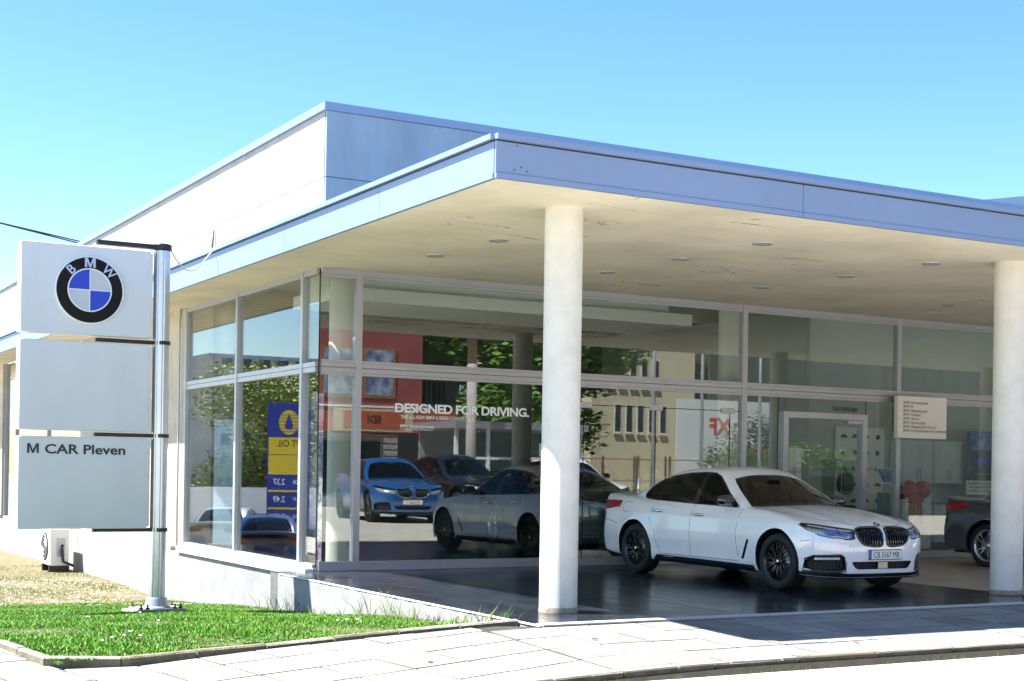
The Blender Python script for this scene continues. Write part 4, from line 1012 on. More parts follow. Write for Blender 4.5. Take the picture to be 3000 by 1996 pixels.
for dx, dy in ((-.29, -.23), (-.29, .23), (.29, -.23), (.29, .23), (-.20, -.25), (.20, -.25)):
    bo = MB().lathe([(.03, -.485), (.03, -.462), (.014, -.461), (.014, -.42), (.001, -.418)], 6, (SGX + dx, SGY + dy, 0), caps=False).build('anchor_bolt', 'rust', sg); loc(bo)
# roundel
LC = Vector((-3.515, SGY - .13, 4.075)); LR = .485
def ringm(prof, m, nm, par):
    me = MB().lathe(prof, 64, caps=False).mesh(nm); me.transform(T(*LC) @ Matrix.Rotation(math.pi / 2, 4, 'X')); return link(nm, me, m, par, False)
lg = ringm([(LR * .97, 0), (LR * .97, .030), (LR * .63, .034), (LR * .63, .0)], 'black', 'roundel', panels[0])
autosmooth(ringm([(LR * 1.0, 0), (LR * 1.0, .034), (LR * .965, .040), (LR * .955, .03)], 'logo_ring', 'roundel_rim', lg)); autosmooth(ringm([(LR * .645, .03), (LR * .635, .042), (LR * .605, .042), (LR * .60, .03)], 'logo_ring', 'roundel_rim', lg))
for k in range(4):
    aa = [math.pi / 2 * k + math.pi / 2 * j / 14 for j in range(15)]; me = MB().add([(0, 0, .034)] + [(LR * .605 * math.cos(a), LR * .605 * math.sin(a), .034) for a in aa], [(0, i, i + 1) for i in range(1, 15)]).mesh('roundel_quarter')
    me.transform(T(*LC) @ Matrix.Rotation(math.pi / 2, 4, 'X')); link('roundel_quarter', me, 'logo_blue' if k % 2 else 'logo_grey', lg)
for (a, b) in (((-.60, -.012), (.60, .012)), ((-.012, -.60), (.012, .60))):
    me = MB().box(a[0] * LR, b[0] * LR, a[1] * LR, b[1] * LR, .034, .040 if a[0] < -.5 else .0405).mesh('roundel_cross'); me.transform(T(*LC) @ Matrix.Rotation(math.pi / 2, 4, 'X')); link('roundel_cross', me, 'logo_ring', lg)
mat('logo_letter', (.42, .50, .72), .4)
for ch, an in (('B', 134), ('M', 90), ('W', 46)):
    ph = R(an)
    if ch == 'M': me = glyph_m(.133, .15, .032); me.transform(T(-.075, 0, 0))
    else: me = text_mesh(ch, .185, bold=.012, depth=.003, align='CENTER')
    me.materials.clear()
    me.transform(T(*LC) @ Matrix.Rotation(math.pi / 2, 4, 'X') @ T(math.cos(ph) * LR * .80, math.sin(ph) * LR * .80, .036) @ Matrix.Rotation(ph - math.pi / 2, 4, 'Z') @ T(0, -.066, 0)); link('lettering', me, 'logo_letter', lg)
me = glyph_m(.137, .158, .030, .002); me.transform(T(-4.335, SGY - .1335, 1.745) @ TXT_FRONT); link('lettering', me, 'letter_dark', panels[2])
text('CAR Pleven', .185, T(-4.10, SGY - .1335, 1.745) @ TXT_FRONT, 'letter_dark', panels[2], bold=.022, depth=.002, width=1.125)
for p in panels:
    for c in p.children:
        pass
# cable from the sign to the roof edge
MB().tube([Vector((-2.32, SGY, 4.78)).lerp(Vector((-1.30, 1.2, 5.03)), t) - Vector((0, 0, .42 * math.sin(math.pi * t) * (1 - .45 * t))) for t in np.linspace(0, 1, 18)], .011, 5).build('power_cable', 'cable', None, True)
tag(bpy.data.objects['power_cable'], 'pale cable sagging from sign post to the canopy edge', 'cable')
# ================================================================== outdoor air-conditioner
ac = empty('air_conditioner', (-.60, 15.6, -1.0)); ac.scale = (1.3, 1.3, 1.12); tag(ac, 'white outdoor air-conditioning unit standing by the white wall', 'air conditioner')
MB().box(-.22, .12, -.42, .42, .10, .92, .02).build('casing', 'white_paint', ac)
MB().lathe([(.001, -.235), (.29, -.235), (.31, -.222), (.31, -.21)], 28, (0, .06, .5), axis='x', caps=False).build('fan_grille', 'black_metal', ac)
for r_ in (.10, .18, .26): MB().tube([(-.237, .06 + r_ * math.cos(a), .5 + r_ * math.sin(a)) for a in np.linspace(0, 2 * math.pi, 24)[:-1]], .006, 4, closed=True).build('grille_ring', 'white_paint', ac)
for y in (-.3, .3): box('foot', 'black_metal', -.22, .15, y - .04, y + .04, -.15, .10, ac)
MB().tube([(.0, -.44, .55), (-.02, -.50, .45), (.0, -.50, .2), (.2, -.46, .1)], .03, 8).build('pipe', 'cable_dark', ac, True); box('vent_panel', 'alu', -.10, .05, -.428, -.42, .3, .7, ac)
fl = empty('flood_light', (-.30, 8.3, 3.0)); tag(fl, 'small round floodlight fixed to the wall behind the sign', 'light')
MB().lathe([(.11, 0), (.13, .05), (.10, .14), (.001, .15)], 16, axis='x').build('lamp_head', 'white_paint', fl, True); MB().tube([(.1, 0, .0), (.25, 0, .12), (.30, 0, .14)], .02, 6).build('bracket', 'black_metal', fl)
# ================================================================== service board on the facade
bd = empty('services_board', (12.46, -.25, 2.35)); tag(bd, 'cream wall board listing dealer services in Cyrillic', 'sign')
def lb(o): o.location = (-12.46, .25, -2.35); return o
lb(box('board', 'sign_white', 11.82, 13.12, -.30, -.20, 2.355, 3.17, bd, .004)); lb(box('bracket', 'dark_gap', 11.95, 12.2, -.199, -.06, 2.5, 3.0, bd))
for i, t_ in enumerate(['BMW Автомобили', 'BMW M', 'BMW Индивидуал', 'BMW Сервиз', 'BMW Части', 'BMW Аксесоари', 'BMW Финансови Услуги', 'BMW Употребявани Автомобили']):
    lb(text(t_, .078, T(11.96, -.3015, 3.02 - i * .0775) @ TXT_FRONT, 'letter_dark', bd, bold=0, depth=.0006, spacing=.95))
# ================================================================== showroom interior
def cabinet(x, y, z0, z1, lab):
    c = empty('wall_cabinet', (x, y, z0)); tag(c, lab, 'cabinet', 'white showroom cabinets')
    box('carcass', 'int_white', -.45, .45, -.0, .40, 0, z1 - z0, c)
    for s in (-1, 1):
        d = box('door', 'cabinet', min(0, s * .44) + .004, max(0, s * .44) - .004, -.022, -.001, .01, z1 - z0 - .01, c)
        MB().tube([(s * .045, -.024, .10), (s * .045, -.05, .13), (s * .045, -.05, .30), (s * .045, -.024, .33)], .009, 6).build('handle', 'alu', d, True)
    return c
cabinet(15.75, 3.07, 1.47, 2.43, 'upper white cabinet left of the two behind the board'); cabinet(16.72, 3.07, 1.47, 2.43, 'upper white cabinet right of the two behind the board')
cabinet(15.75, 3.07, .12, .98, 'lower white cabinet left of the two under the worktop'); cabinet(16.72, 3.07, .12, .98, 'lower white cabinet right of the two under the worktop')
wt = box('worktop', 'int_dark', 15.28, 17.2, 2.98, 3.48, .985, 1.02); tag(wt, 'dark worktop on the low white cabinets', 'worktop')
box('plinth_board', 'int_dark', 15.3, 17.18, 3.12, 3.4, .0, .115, wt)
gb = empty('display_plinth', (13.6, 1.3, 0)); tag(gb, 'white display plinth tied with a red bow', 'plinth')
box('block', 'cabinet', -.42, .42, -.35, .35, .12, 1.27, gb, .008); box('base', 'int_dark', -.36, .36, -.3, .3, -.004, .12, gb)
rb = empty('ribbon_bow', (13.52, .98, 1.27)); tag(rb, 'large shiny red ribbon bow with two hanging tails', 'bow')
for k, (cx, cz, rx, rz_, an) in enumerate(((-.20, .05, .20, .12, 20), (.20, .04, .19, .12, -18), (-.14, .16, .16, .09, -22), (.15, .15, .17, .09, 24), (-.1, -.08, .15, .1, 40), (.12, -.09, .15, .1, -40))):
    me = MB().ellipsoid((0, 0, 0), (rx * 1.05, .09, rz_ * 1.1), 14, 9).mesh('loop'); me.transform(T(cx, -.10 + .012 * k, cz) @ Matrix.Rotation(R(-an), 4, 'Y')); link('loop', me, 'ribbon', rb, True)
MB().ellipsoid((0, -.10, .03), (.07, .07, .07), 12, 8).build('knot', 'ribbon', rb, True)
for s, l in ((-1, .72), (1, .86)):
    mb = MB(); vs_ = []
    for t in np.linspace(0, 1, 9): x = s * (.05 + .13 * t); vs_ += [(x - .06, -.12 + .02 * math.sin(t * 6), .0 - l * t), (x + .06, -.11 - .02 * math.sin(t * 6), -.02 - l * t)]
    mb.add(vs_, [(2 * i, 2 * i + 1, 2 * i + 3, 2 * i + 2) for i in range(8)]); mb.build('tail', 'ribbon', rb, True)
po = empty('poster', (17.75, 2.9, 1.0)); tag(po, 'tall poster with a blue car picture and white caption strip', 'poster')
box('picture', 'dark_print', -.62, .62, 0, .02, .55, 1.68, po); box('caption', 'int_white', -.62, .62, 0, .02, .10, .548, po); box('sky_area', 'blue_print', -.50, .62, -.004, -.001, 1.25, 1.66, po); box('legs', 'int_dark', -.5, .5, .02, .05, -1.004, .1, po)
cp = MB().prism([(-.45, .95), (-.42, 1.03), (-.2, 1.08), (0, 1.17), (.3, 1.18), (.55, 1.08), (.6, .98), (.5, .93), (-.4, .92)], -.008, -.005, 'y'); cp.build('car_picture', 'logo_blue', po)
for i, t_ in enumerate(['Поздравления за Вашето ново BMW.', 'Само ти надяваме, че Ви очаква', 'истинска радост от шофирането.']): text(t_, .062, T(-.56, -.003, .46 - i * .085) @ TXT_FRONT, 'letter_dark', po, depth=.0005)
text('ПРЕДИЗВИКАЙТЕ ВЪОБРАЖЕНИЕТО', .05, T(-.35, -.003, .68) @ TXT_FRONT, 'logo_grey', po, depth=.0005)
aw = empty('accessory_wall', (14.35, 3.42, .6)); tag(aw, 'white display wall with rows of small wheel and accessory pictures', 'display')
for r_ in range(2): box('panel', 'int_white', -.72, .72, 0, .05, .25 + r_ * .93, 1.16 + r_ * .93, aw)
for r_ in range(5):
    for c in range(4):
        mb = MB(); ex, ez = -.52 + c * .34 + rt.uniform(-.02, .02), .45 + r_ * .36
        if rt.random() < .5: mb.prism([(ex - .08, ez - .03), (ex + .08, ez - .03), (ex + .085, ez + .01), (ex + .04, ez + .02), (ex + .02, ez + .05), (ex - .03, ez + .05), (ex - .05, ez + .02), (ex - .085, ez + .01)], -.03, .0, 'y')
        else: mb.lathe([(.001, -.03), (.045, -.03), (.055, -.015), (.055, 0)], 14, (ex, 0, ez), axis='y', caps=False)
        mb.build('accessory', rt.choice(['int_dark', 'black_metal', 'letter_dark', 'alu']), aw)
cs = empty('glass_case', (12.2, 1.6, 0)); tag(cs, 'clear glass display case on a dark stand by the entrance', 'display case')
for (x0, x1, y0, y1) in ((-.33, .33, -.3, -.292), (-.33, .33, .292, .3), (-.33, -.322, -.29, .29), (.322, .33, -.29, .29)): box('glass_side', 'clear_pane', x0, x1, y0, y1, 1.0, 1.92, cs)
box('stand', 'wood_dark', -.34, .34, -.31, .31, -.004, 1.0, cs); box('lid', 'alu', -.335, .335, -.305, .305, 1.92, 1.935, cs)
for x in (-.335, .325): box('edge_rail', 'alu', x, x + .01, -.305, -.293, 1.0, 1.92, cs)
hb = empty('rucksack', (12.25, 1.6, 1.24)); tag(hb, 'rounded black bag inside the glass display case', 'bag'); MB().ellipsoid((0, 0, .21), (.20, .14, .23), 16, 12, .8).build('bag', 'matt_black', hb, True); MB().tube([(-.05, -.02, .42), (0, -.02, .50), (.05, -.02, .42)], .012, 6).build('carry_loop', 'black_metal', hb); box('shelf', 'clear_pane', -.31, .31, -.28, .28, -.02, -.012, hb)
for k, (x, y, h, mt) in enumerate(((13.05, 1.25, 1.62, 'blue_print'), (13.2, 1.0, 1.28, 'dark_print'))):
    st = empty('brochure_stand', (x, y, 0)); tag(st, ('tall slanted stand holding a blue car brochure', 'lower slanted stand holding a dark car brochure')[k], 'stand', 'brochure stands')
    MB().tube([(0, .08, 0), (0, .06, h - .1)], .02, 8).build('stem', 'alu', st); MB().lathe([(.18, -.004), (.18, .012), (.02, .03)], 20, (0, .08, 0)).build('foot', 'alu', st)
    a = MB().box(-.2, .2, -.006, .006, -.2, .2).mesh('tray'); a.transform(T(0, .0, h) @ Matrix.Rotation(R(-35), 4, 'X')); link('tray', a, 'int_white', st); b = MB().box(-.18, .18, -.012, -.007, -.17, .17).mesh('brochure'); b.transform(T(0, 0, h) @ Matrix.Rotation(R(-35), 4, 'X')); link('brochure', b, mt, st)
dk = empty('reception_desk', (11.5, 3.4, 0)); tag(dk, 'dark brown reception desk with a light top', 'desk')
box('front_panel', 'wood_dark', -1.0, 1.0, -.3, -.26, -.004, 1.05, dk); box('top', 'int_white', -1.05, 1.05, -.35, .35, 1.051, 1.09, dk); box('side_panel', 'wood_dark', -1.0, -.96, -.26, .3, -.004, 1.05, dk); box('side_panel', 'wood_dark', .96, 1.0, -.26, .3, -.004, 1.05, dk); box('monitor', 'black', -.3, .2, 0, .03, 1.2, 1.5, dk); box('monitor_stand', 'black', -.08, -.02, .03, .06, 1.09, 1.35, dk)
# white leaflet sheet on the door and corner banner, tall panel behind the left glass
dp = empty('door_notice', (9.56, .06, 1.45)); tag(dp, 'white notice sheet hung behind the entrance door glass', 'notice'); box('sheet', 'int_white', -.13, .17, 0, .004, 0, .66, dp); text('проверки', .06, T(-.11, -.002, .2) @ TXT_FRONT, 'letter_dark', dp, depth=.0005)
bn = empty('photo_banner', (.16, .50, 0)); tag(bn, 'narrow tall banner of bicycle photographs in the glass corner', 'banner')
for i in range(4): me = MB().box(-.17, .17, -.004, .004, .14 + i * .66, .14 + i * .66 + .655).mesh('photo'); me.transform(Matrix.Rotation(R(-66), 4, 'Z')); o = link('photo', me, 'photo_print', bn)
me = MB().box(-.18, .18, -.03, .03, -.004, .14).mesh('foot'); me.transform(Matrix.Rotation(R(-66), 4, 'Z')); link('foot', me, 'alu', bn)
for i in range(3):
    z = .42 + i * .72
    for dx in (-.1, .1):
        me = MB().tube([(dx * .8 + .065 * math.cos(a), -.008, z + .065 * math.sin(a)) for a in np.linspace(0, 2 * math.pi, 18)[:-1]], .006, 4, closed=True).mesh('printed_wheel'); me.transform(Matrix.Rotation(R(-66), 4, 'Z')); link('printed_wheel', me, ('ribbon', 'int_dark', 'int_dark')[i], bn)
b2 = empty('blue_banner', (.55, 6.0, 0)); tag(b2, 'pale blue upright banner behind the left glass', 'banner'); me = MB().box(-.35, .35, -.01, .01, .1, 2.5).mesh('sheet'); me.transform(Matrix.Rotation(R(-60), 4, 'Z')); link('sheet', me, 'pale_print', b2); me = MB().box(-.43, .43, -.05, .05, -.004, .1).mesh('foot'); me.transform(Matrix.Rotation(R(-60), 4, 'Z')); link('foot', me, 'alu', b2)
# mannequin torso
mn = empty('mannequin', (9.3, 4.2, 0)); tag(mn, 'headless display torso in a light grey t-shirt', 'mannequin')
tm = MB(); sec = [(.0, .10, .08), (.06, .155, .10), (.2, .15, .095), (.36, .175, .115), (.46, .19, .11), (.53, .15, .08), (.57, .065, .06), (.63, .055, .055)]; vs_ = []
for h, rx, ry in sec:
    for i in range(20): a = 2 * math.pi * i / 20; vs_.append((rx * math.cos(a), ry * math.sin(a), 1.05 + h))
tm.add(vs_, [(k * 20 + i, k * 20 + (i + 1) % 20, k * 20 + 20 + (i + 1) % 20, k * 20 + 20 + i) for k in range(7) for i in range(20)] + [tuple(range(140, 160))]); tm.build('torso', 'shirt', mn, True)
for s in (-1, 1): MB().tube([(s * .15, 0, 1.54), (s * .21, 0, 1.46), (s * .25, -.01, 1.32)], [.065, .07, .072], 10).build('sleeve', 'shirt', mn, True)
MB().tube([(0, 0, .0), (0, 0, 1.08)], .02, 8).build('pole', 'chrome', mn); MB().lathe([(.17, -.004), (.17, .012), (.02, .03)], 20).build('foot', 'chrome', mn)
# ================================================================== CARS IN PLACE
paint('white_car_paint', (.92, .93, .94), 0, .3); paint('grey_car_paint', (.10, .105, .115), .5, .3); paint('black_car_paint', (.006, .007, .009), .2, .25); paint('blue_car_paint', (.012, .13, .42), .45, .28); paint('dark_car_paint', (.012, .016, .024), .4, .28); paint('navy_car_paint', (.008, .015, .11), .3, .3); paint('silver_car_paint', (.6, .62, .64), .5, .3)
make_car('sedan', 'white sports sedan parked under the canopy with black grille and wheels', 'car', (5.86, -3.42, 0), (.006, -1), 'white_car_paint', plate_txt='CB 3167 MB')
make_car('sedan', 'dark grey sedan half hidden behind the right column, rear end showing', 'car', (13.0, -4.2, -.004), (.05, -1), 'grey_car_paint', hero=False, res=.06, rims='silver')
make_car('suv', 'black sports utility car inside the showroom behind the white sedan', 'car', (8.1, 5.6, -.004), (-.05, -1), 'black_car_paint', hero=False, res=.06, warp=warp_suv(1.13, .95, .40, .07), kid_m='chrome', wheel_s=1.08, rims='silver')
# ================================================================== ACROSS THE STREET (seen mirrored in the glazing)
make_car('coupe_suv', 'bright blue sports car parked nose to the showroom, mirrored in the glass', 'car', (9.5, -18.2, road_z(-18)), (-.14, 1), 'blue_car_paint', hero=False, res=.06, warp=warp_suv(1.06, .92, .0, .04), kid_m='chrome', wheel_s=1.05, plate_txt='CB 2525 TT')
make_car('coupe_suv', 'near-black coupe utility car parked beside the bright blue car', 'car', (12.6, -19.8, road_z(-19)), (.10, 1), 'dark_car_paint', hero=False, res=.06, warp=warp_suv(1.15, .95, .10, .07), wheel_s=1.08)
def rails(root):
    for s in (-1, 1): MB().tube([(.1, s * .56, 1.62), (-.1, s * .56, 1.67), (-1.3, s * .56, 1.69), (-1.55, s * .56, 1.63)], .018, 6).build('roof_rail', 'silver_trim', root, True)
o = make_car('suv', 'white utility car with roof rails parked right of the dark coupe', 'car', (15.5, -17.8, road_z(-18)), (-.05, 1), 'white_car_paint', hero=False, res=.06, warp=warp_suv(1.12, .92, .45, .06), wheel_s=1.05); rails(o)
make_car('hatchback', 'dark navy hatchback parked beyond the lawn, tail towards the street', 'car', (-5.9, 18.6, -1.45), (-.35, 1), 'navy_car_paint', hero=False, res=.06, warp=warp_suv(1.0, .86, .50, .0), wheel_s=.95)
o = make_car('estate_car', 'silver-white estate car parked beside the navy hatchback', 'car', (-6.6, 24.0, -1.45), (-.5, 1), 'silver_car_paint', hero=False, res=.06, warp=warp_suv(1.05, .9, .55, .0), wheel_s=.95)
rb_ = empty('red_shop_building', (10.0, -36, .1)); tag(rb_, 'red rendered shop building with orange sign band across the street', 'building')
def bx_(nm, m, x0, x1, y0, y1, z0, z1): return box(nm, m, x0, x1, y0, y1, z0, z1, rb_)
bx_('wall', 'red_wall', -12, 7.0, -6, 4.5, 3.9, 8.8); bx_('ground_floor', 'grey_wall', -12, 6.2, -6, 4.0, 0, 2.9); bx_('sign_band', 'orange', -12, 9.2, 4.0, 4.7, 2.95, 3.88); bx_('ledge', 'sign_white', -12, 7.1, 4.45, 4.75, 3.9, 3.98); bx_('cornice', 'sign_white', -12.2, 7.2, 4.3, 4.8, 8.8, 9.0)
bx_('side_wing', 'grey_wall', 7.0, 10.5, -6, 1.0, 0, 9.0)
for x in (-9.5, -5.5, -1.5, 2.6):
    f = bx_('window', 'timber_frame', x, x + 3.2, 4.46, 4.56, 4.3, 6.3); q = box('curtain', 'curtain', x + .12, x + 1.75, 4.561, 4.57, 4.4, 6.2, rb_); q = box('curtain', 'curtain', x + 1.9, x + 3.08, 4.561, 4.57, 4.4, 6.2, rb_)
bx_('sign_panel', 'tan', 3.1, 6.5, 4.701, 4.74, 2.98, 3.86); bx_('sign_panel', 'orange', 3.5, 6.1, 4.741, 4.76, 3.1, 3.75)
me = text_mesh('SDI', .42, bold=.03, align='CENTER', depth=.004); me.materials.clear(); me.transform(T(4.8, 4.765, 3.30) @ Matrix.Rotation(math.pi, 4, 'Z') @ TXT_FRONT); link('lettering', me, 'letter_dark', rb_)
for x in (-8, -3, 2): bx_('shop_window', 'window_dark', x, x + 3.4, 4.001, 4.03, .5, 2.6)
for i in range(7): bx_('tenant_plate', 'sign_white', 5.55, 6.15, 4.03, 4.06, 1.0 + i * .26, 1.2 + i * .26)
for z in (4.3, 6.6):
    bx_('balcony', 'grey_wall', 7.1, 10.3, 1.0, 2.2, z - .15, z)
    for i in range(14): bx_('baluster', 'alu', 7.15 + i * .235, 7.18 + i * .235, 2.15, 2.18, z, z + .95)
    bx_('rail', 'alu', 7.1, 10.3, 2.14, 2.19, z + .951, z + 1.0); bx_('window', 'window_dark', 7.6, 9.8, 1.001, 1.02, z + .1, z + 2.0)
cb = empty('cream_office_building', (38, -46, .1)); tag(cb, 'long cream rendered office block with narrow slit windows across the street', 'building')
def bc_(nm, m, x0, x1, y0, y1, z0, z1): return box(nm, m, x0, x1, y0, y1, z0, z1, cb)
bc_('wall', 'cream_wall', -6.2, .4, -10, 4, 0, 12.5); bc_('wing_wall', 'cream_wall', .4, 14, -10, 1.5, 0, 12.5); bc_('eave', 'yellow_eave', .401, 14, 1.501, 3.2, 8.2, 9.2); bc_('eave', 'yellow_eave', .401, 14, 1.501, 3.2, 4.4, 5.0)
for r_, z in enumerate((6.0, 3.6)):
    for i in range(5):
        x = -5.3 + i * .72 + r_ * .5; f = bc_('window', 'white_paint', x, x + .46, 4.001, 4.03, z, z + 1.5); box('glass', 'window_dark', x + .06, x + .40, 4.031, 4.04, z + .06, z + 1.44, f); box('sill', 'cream_wall', x - .04, x + .5, 4.03, 4.12, z - .08, z - .002, f)
for z in (1.0, 5.2, 9.4):
    for i in range(5): x = .9 + i * 2.5; f = bc_('window', 'white_paint', x, x + 2.3, 1.501, 1.53, z, z + 2.6); [box('glass', 'window_dark', x + .06 + k * 1.12, x + 1.12 + k * 1.12, 1.531, 1.54, z + .06, z + 2.54, f) for k in range(2)]
kb = empty('street_kiosk', (17.2, -26.5, .1)); tag(kb, 'white framed glazed kiosk with flat roof across the street', 'kiosk')
box('roof', 'alu', -2.2, 3.4, -1.6, 1.9, 3.0, 3.25, kb); box('back_wall', 'grey_wall', -2, 3.2, -1.5, -1.42, 0, 2.98, kb); box('floor', 'slab', -2.1, 3.3, -1.55, 1.7, -.1, .02, kb)
for x in (-2.0, -.7, .6, 1.9, 3.2): box('post', 'white_paint', x - .06, x + .06, 1.5, 1.62, .021, 2.999, kb)
for z in (.9, 1.9): box('rail', 'white_paint', -1.93, 3.13, 1.52, 1.60, z, z + .1, kb)
for x in (-1.94, -.64, .66, 1.96): box('pane', 'clear_pane', x, x + 1.18, 1.55, 1.56, .03, 2.9, kb)
vn = empty('box_van', (21.5, -29.5, .1)); tag(vn, 'white box van parked behind the kiosk', 'van')
autosmooth(MB().prism([(-2.6, .35), (2.0, .35), (2.5, .5), (2.6, 1.1), (2.0, 1.3), (1.4, 2.1), (1.1, 2.6), (-2.6, 2.6)], -1.0, 1.0, 'y').build('body', 'white_paint', vn)); MB().prism([(1.48, 1.36), (1.95, 1.36), (1.5, 2.0), (1.48, 2.0)], 1.001, 1.01, 'y').build('window', 'window_dark', vn)
for x in (-1.7, 1.6): 
    for y in (-.9, .9): MB().lathe([(.2, -.1), (.36, -.1), (.36, .1), (.2, .1)], 20, (x, y, .36), axis='y').build('wheel', 'tyre', vn)
up = empty('utility_pole', (15.1, -23.6, .1)); tag(up, 'tall round utility pole with weathered brown top', 'pole')
MB().lathe([(.20, -.3), (.17, 5.2)], 16).build('lower_post', 'pole_concrete', up, True); MB().lathe([(.165, 5.2), (.13, 9.5)], 16).build('upper_post', 'pole_wood', up, True); box('cross_arm', 'rust', -.9, .9, -.05, .05, 8.9, 9.0, up)
for s in (-1, 0, 1): MB().lathe([(.03, 0), (.05, .05), (.02, .12)], 8, (s * .8, 0, 9.0)).build('insulator', 'white_paint', up)
for k, (x, y) in enumerate(((17.5, -16.0), (20.5, -17.5), (23.5, -18.2))):
    f = empty('flag_pole', (x, y, .1)); tag(f, 'slim grey flag pole, ' + ('nearest the parked white car', 'middle one of the three', 'nearest the green shrubs')[k], 'flag pole', 'flag poles across the street'); MB().lathe([(.07, -.2), (.045, 8.5)], 12).build('mast', 'alu', f, True); MB().ellipsoid((0, 0, 8.55), (.08, .08, .08), 10, 6).build('finial', 'alu', f, True)
fb = empty('printed_banner', (29.5, -27.5, .1)); tag(fb, 'white banner hoarding with large red letters behind the shrubs', 'banner')
box('sheet', 'tarp', -2.8, 2.8, 0, .04, 1.2, 4.6, fb); [box('stake', 'alu', x, x + .08, -.09, -.001, -.1, 4.6, fb) for x in (-2.7, 0, 2.62)]
for t_, x, z, sz in (('XF', -.6, 3.2, .9), ('AUTO', 1.8, 2.2, .6)):
    me = text_mesh(t_, sz, bold=.03, align='CENTER', depth=.004); me.materials.clear(); me.transform(T(x, .046, z) @ Matrix.Rotation(math.pi, 4, 'Z') @ TXT_FRONT); link('lettering', me, 'banner_red', fb)
fe = empty('wire_fence', (24, -23.5, .1)); tag(fe, 'rusty wire fence with thin posts across the street', 'fence')
for i in range(9): box('post', 'rust', -5 + i * 1.5, -4.93 + i * 1.5, -.03, .03, -.2, 2.1, fe)
for z in (.3, 1.2, 2.0): MB().tube([(-5, 0, z), (7, 0, z)], .015, 4).build('rail', 'rust', fe)
for i in range(60): MB().tube([(-5 + i * .2, .02, .3), (-5 + i * .2, .02, 2.0)], .005, 3).build('wire', 'rust', fe)
wh = empty('backdrop', (60, -26, .1)); tag(wh, 'long dark ribbed metal warehouse added far right to darken the glass reflections', 'building')  # added dark block, keeps the bright horizon out of the right-hand panes
box('wall', 'dark_metal', -28.2, 30, -6, 5, 0, 10.5, wh); box('roof', 'dark_metal', -28.6, 30.4, -6.4, 5.4, 10.5, 10.8, wh)
for i in range(58): box('rib', 'dark_metal', -28 + i, -27.8 + i, 5.001, 5.08, 0, 10.4, wh)
# overhead wires
for k, (z0, dz) in enumerate(((8.9, .5), (8.6, .45))):
    w = MB().tube([Vector((-30, -19.6, z0)).lerp(Vector((60, -18.6, z0 + .4)), t) - Vector((0, 0, dz * 4 * t * (1 - t) * 1.5)) for t in np.linspace(0, 1, 30)], .012, 4).build('overhead_wire', 'cable_dark', None, True); tag(w, ('upper', 'lower')[k] + ' of the two thin overhead wires along the street', 'wire', 'overhead wires')
for k, (a, b) in enumerate((((-30, 18, 12.3), (.6, 18, 7.46)), ((-30, 18, 12.9), (.6, 18, 7.40)))):
    w = MB().tube([Vector(a).lerp(Vector(b), t) - Vector((0, 0, .10 * 4 * t * (1 - t))) for t in np.linspace(0, 1, 16)], .018, 4).build('service_wire', 'cable_dark', None, True); tag(w, ('upper', 'lower')[k] + ' thin service wire running to the parapet behind the sign', 'wire', 'service wires')
# fuel price totem, willow side
tt = empty('fuel_price_totem', (-15.15, 41.6, -1.3)); tt.scale = (.88, .88, 1.08); tag(tt, 'tall blue and yellow fuel price totem beyond the lawn', 'sign')
ta = Matrix.Rotation(R(-70), 4, 'Z')
def tb(nm, m, *a):
    me = MB().box(*a).mesh(nm); me.transform(ta); return link(nm, me, m, tt)
tb('casing', 'totem_blue', -.25, .25, -1.1, 1.1, -.1, 5.4)
zz = 5.2
for m, h in (('totem_blue', 1.25), ('totem_yellow', .75), ('totem_yellow', .85), ('totem_blue', .62), ('totem_yellow', .12), ('totem_blue', .62), ('totem_yellow', .12), ('totem_blue', .62), ('totem_yellow', .30)):
    tb('panel', m, .251, .27, -.95, 1.02, zz - h + .03, zz); zz -= h
FACE = Matrix(((0, 0, 1, 0), (1, 0, 0, 0), (0, 1, 0, 0), (0, 0, 0, 1)))
for t_, y, z, sz, m in (('PT OIL', .0, 3.55, .42, 'letter_dark'), ('2.37', .45, 1.95, .36, 'letter_white'), ('D.D6', -.5, 2.0, .24, 'letter_white'), ('2.49', .45, 1.22, .36, 'letter_white'), ('95 H', -.5, 1.27, .24, 'letter_white'), ('0.88', .45, .48, .36, 'letter_white'), ('GAS', -.5, .52, .24, 'letter_white')):
    me = text_mesh(t_, sz, bold=.01, align='CENTER', depth=.002); me.materials.clear(); me.transform(ta @ T(.273, y, z) @ FACE); link('lettering', me, m, tt)
me = MB().lathe([(.001, .0), (.52, .0), (.52, .01)], 32, axis='x', caps=False).mesh('logo_disc'); me.transform(ta @ T(.272, 0, 4.58)); link('logo_disc', me, 'totem_yellow', tt)
me = MB().prism([(-.22, 4.4), (-.12, 4.28), (.12, 4.28), (.22, 4.4), (.16, 4.6), (0, 4.95), (-.16, 4.6)], .284, .29, 'x').mesh('logo_drop'); me.transform(ta); link('logo_drop', me, 'totem_blue', tt)
for i in range(6):
    zq = 4.2 + i * .14; hw = math.sqrt(max(.01, .52 ** 2 - (zq - 4.58) ** 2)); me = MB().box(.2825, .2835, -hw, hw, zq - .012, zq + .012).mesh('logo_stripe'); me.transform(ta); link('logo_stripe', me, 'totem_blue', tt)
fw = box('boundary_wall', 'white_paint', -40, -11, 46, 46.3, -1.6, .6); tag(fw, 'low white boundary wall behind the parked cars', 'wall')
gb_ = empty('grey_apartment_block', (-64, 169, -1.5)); tag(gb_, 'distant grey concrete apartment block with rows of windows', 'building')
box('wall', 'grey_wall', -14, 14, -5, 5, 0, 17.5, gb_); box('roof', 'concrete', -14.3, 14.3, -5.3, 5.3, 17.5, 18, gb_)
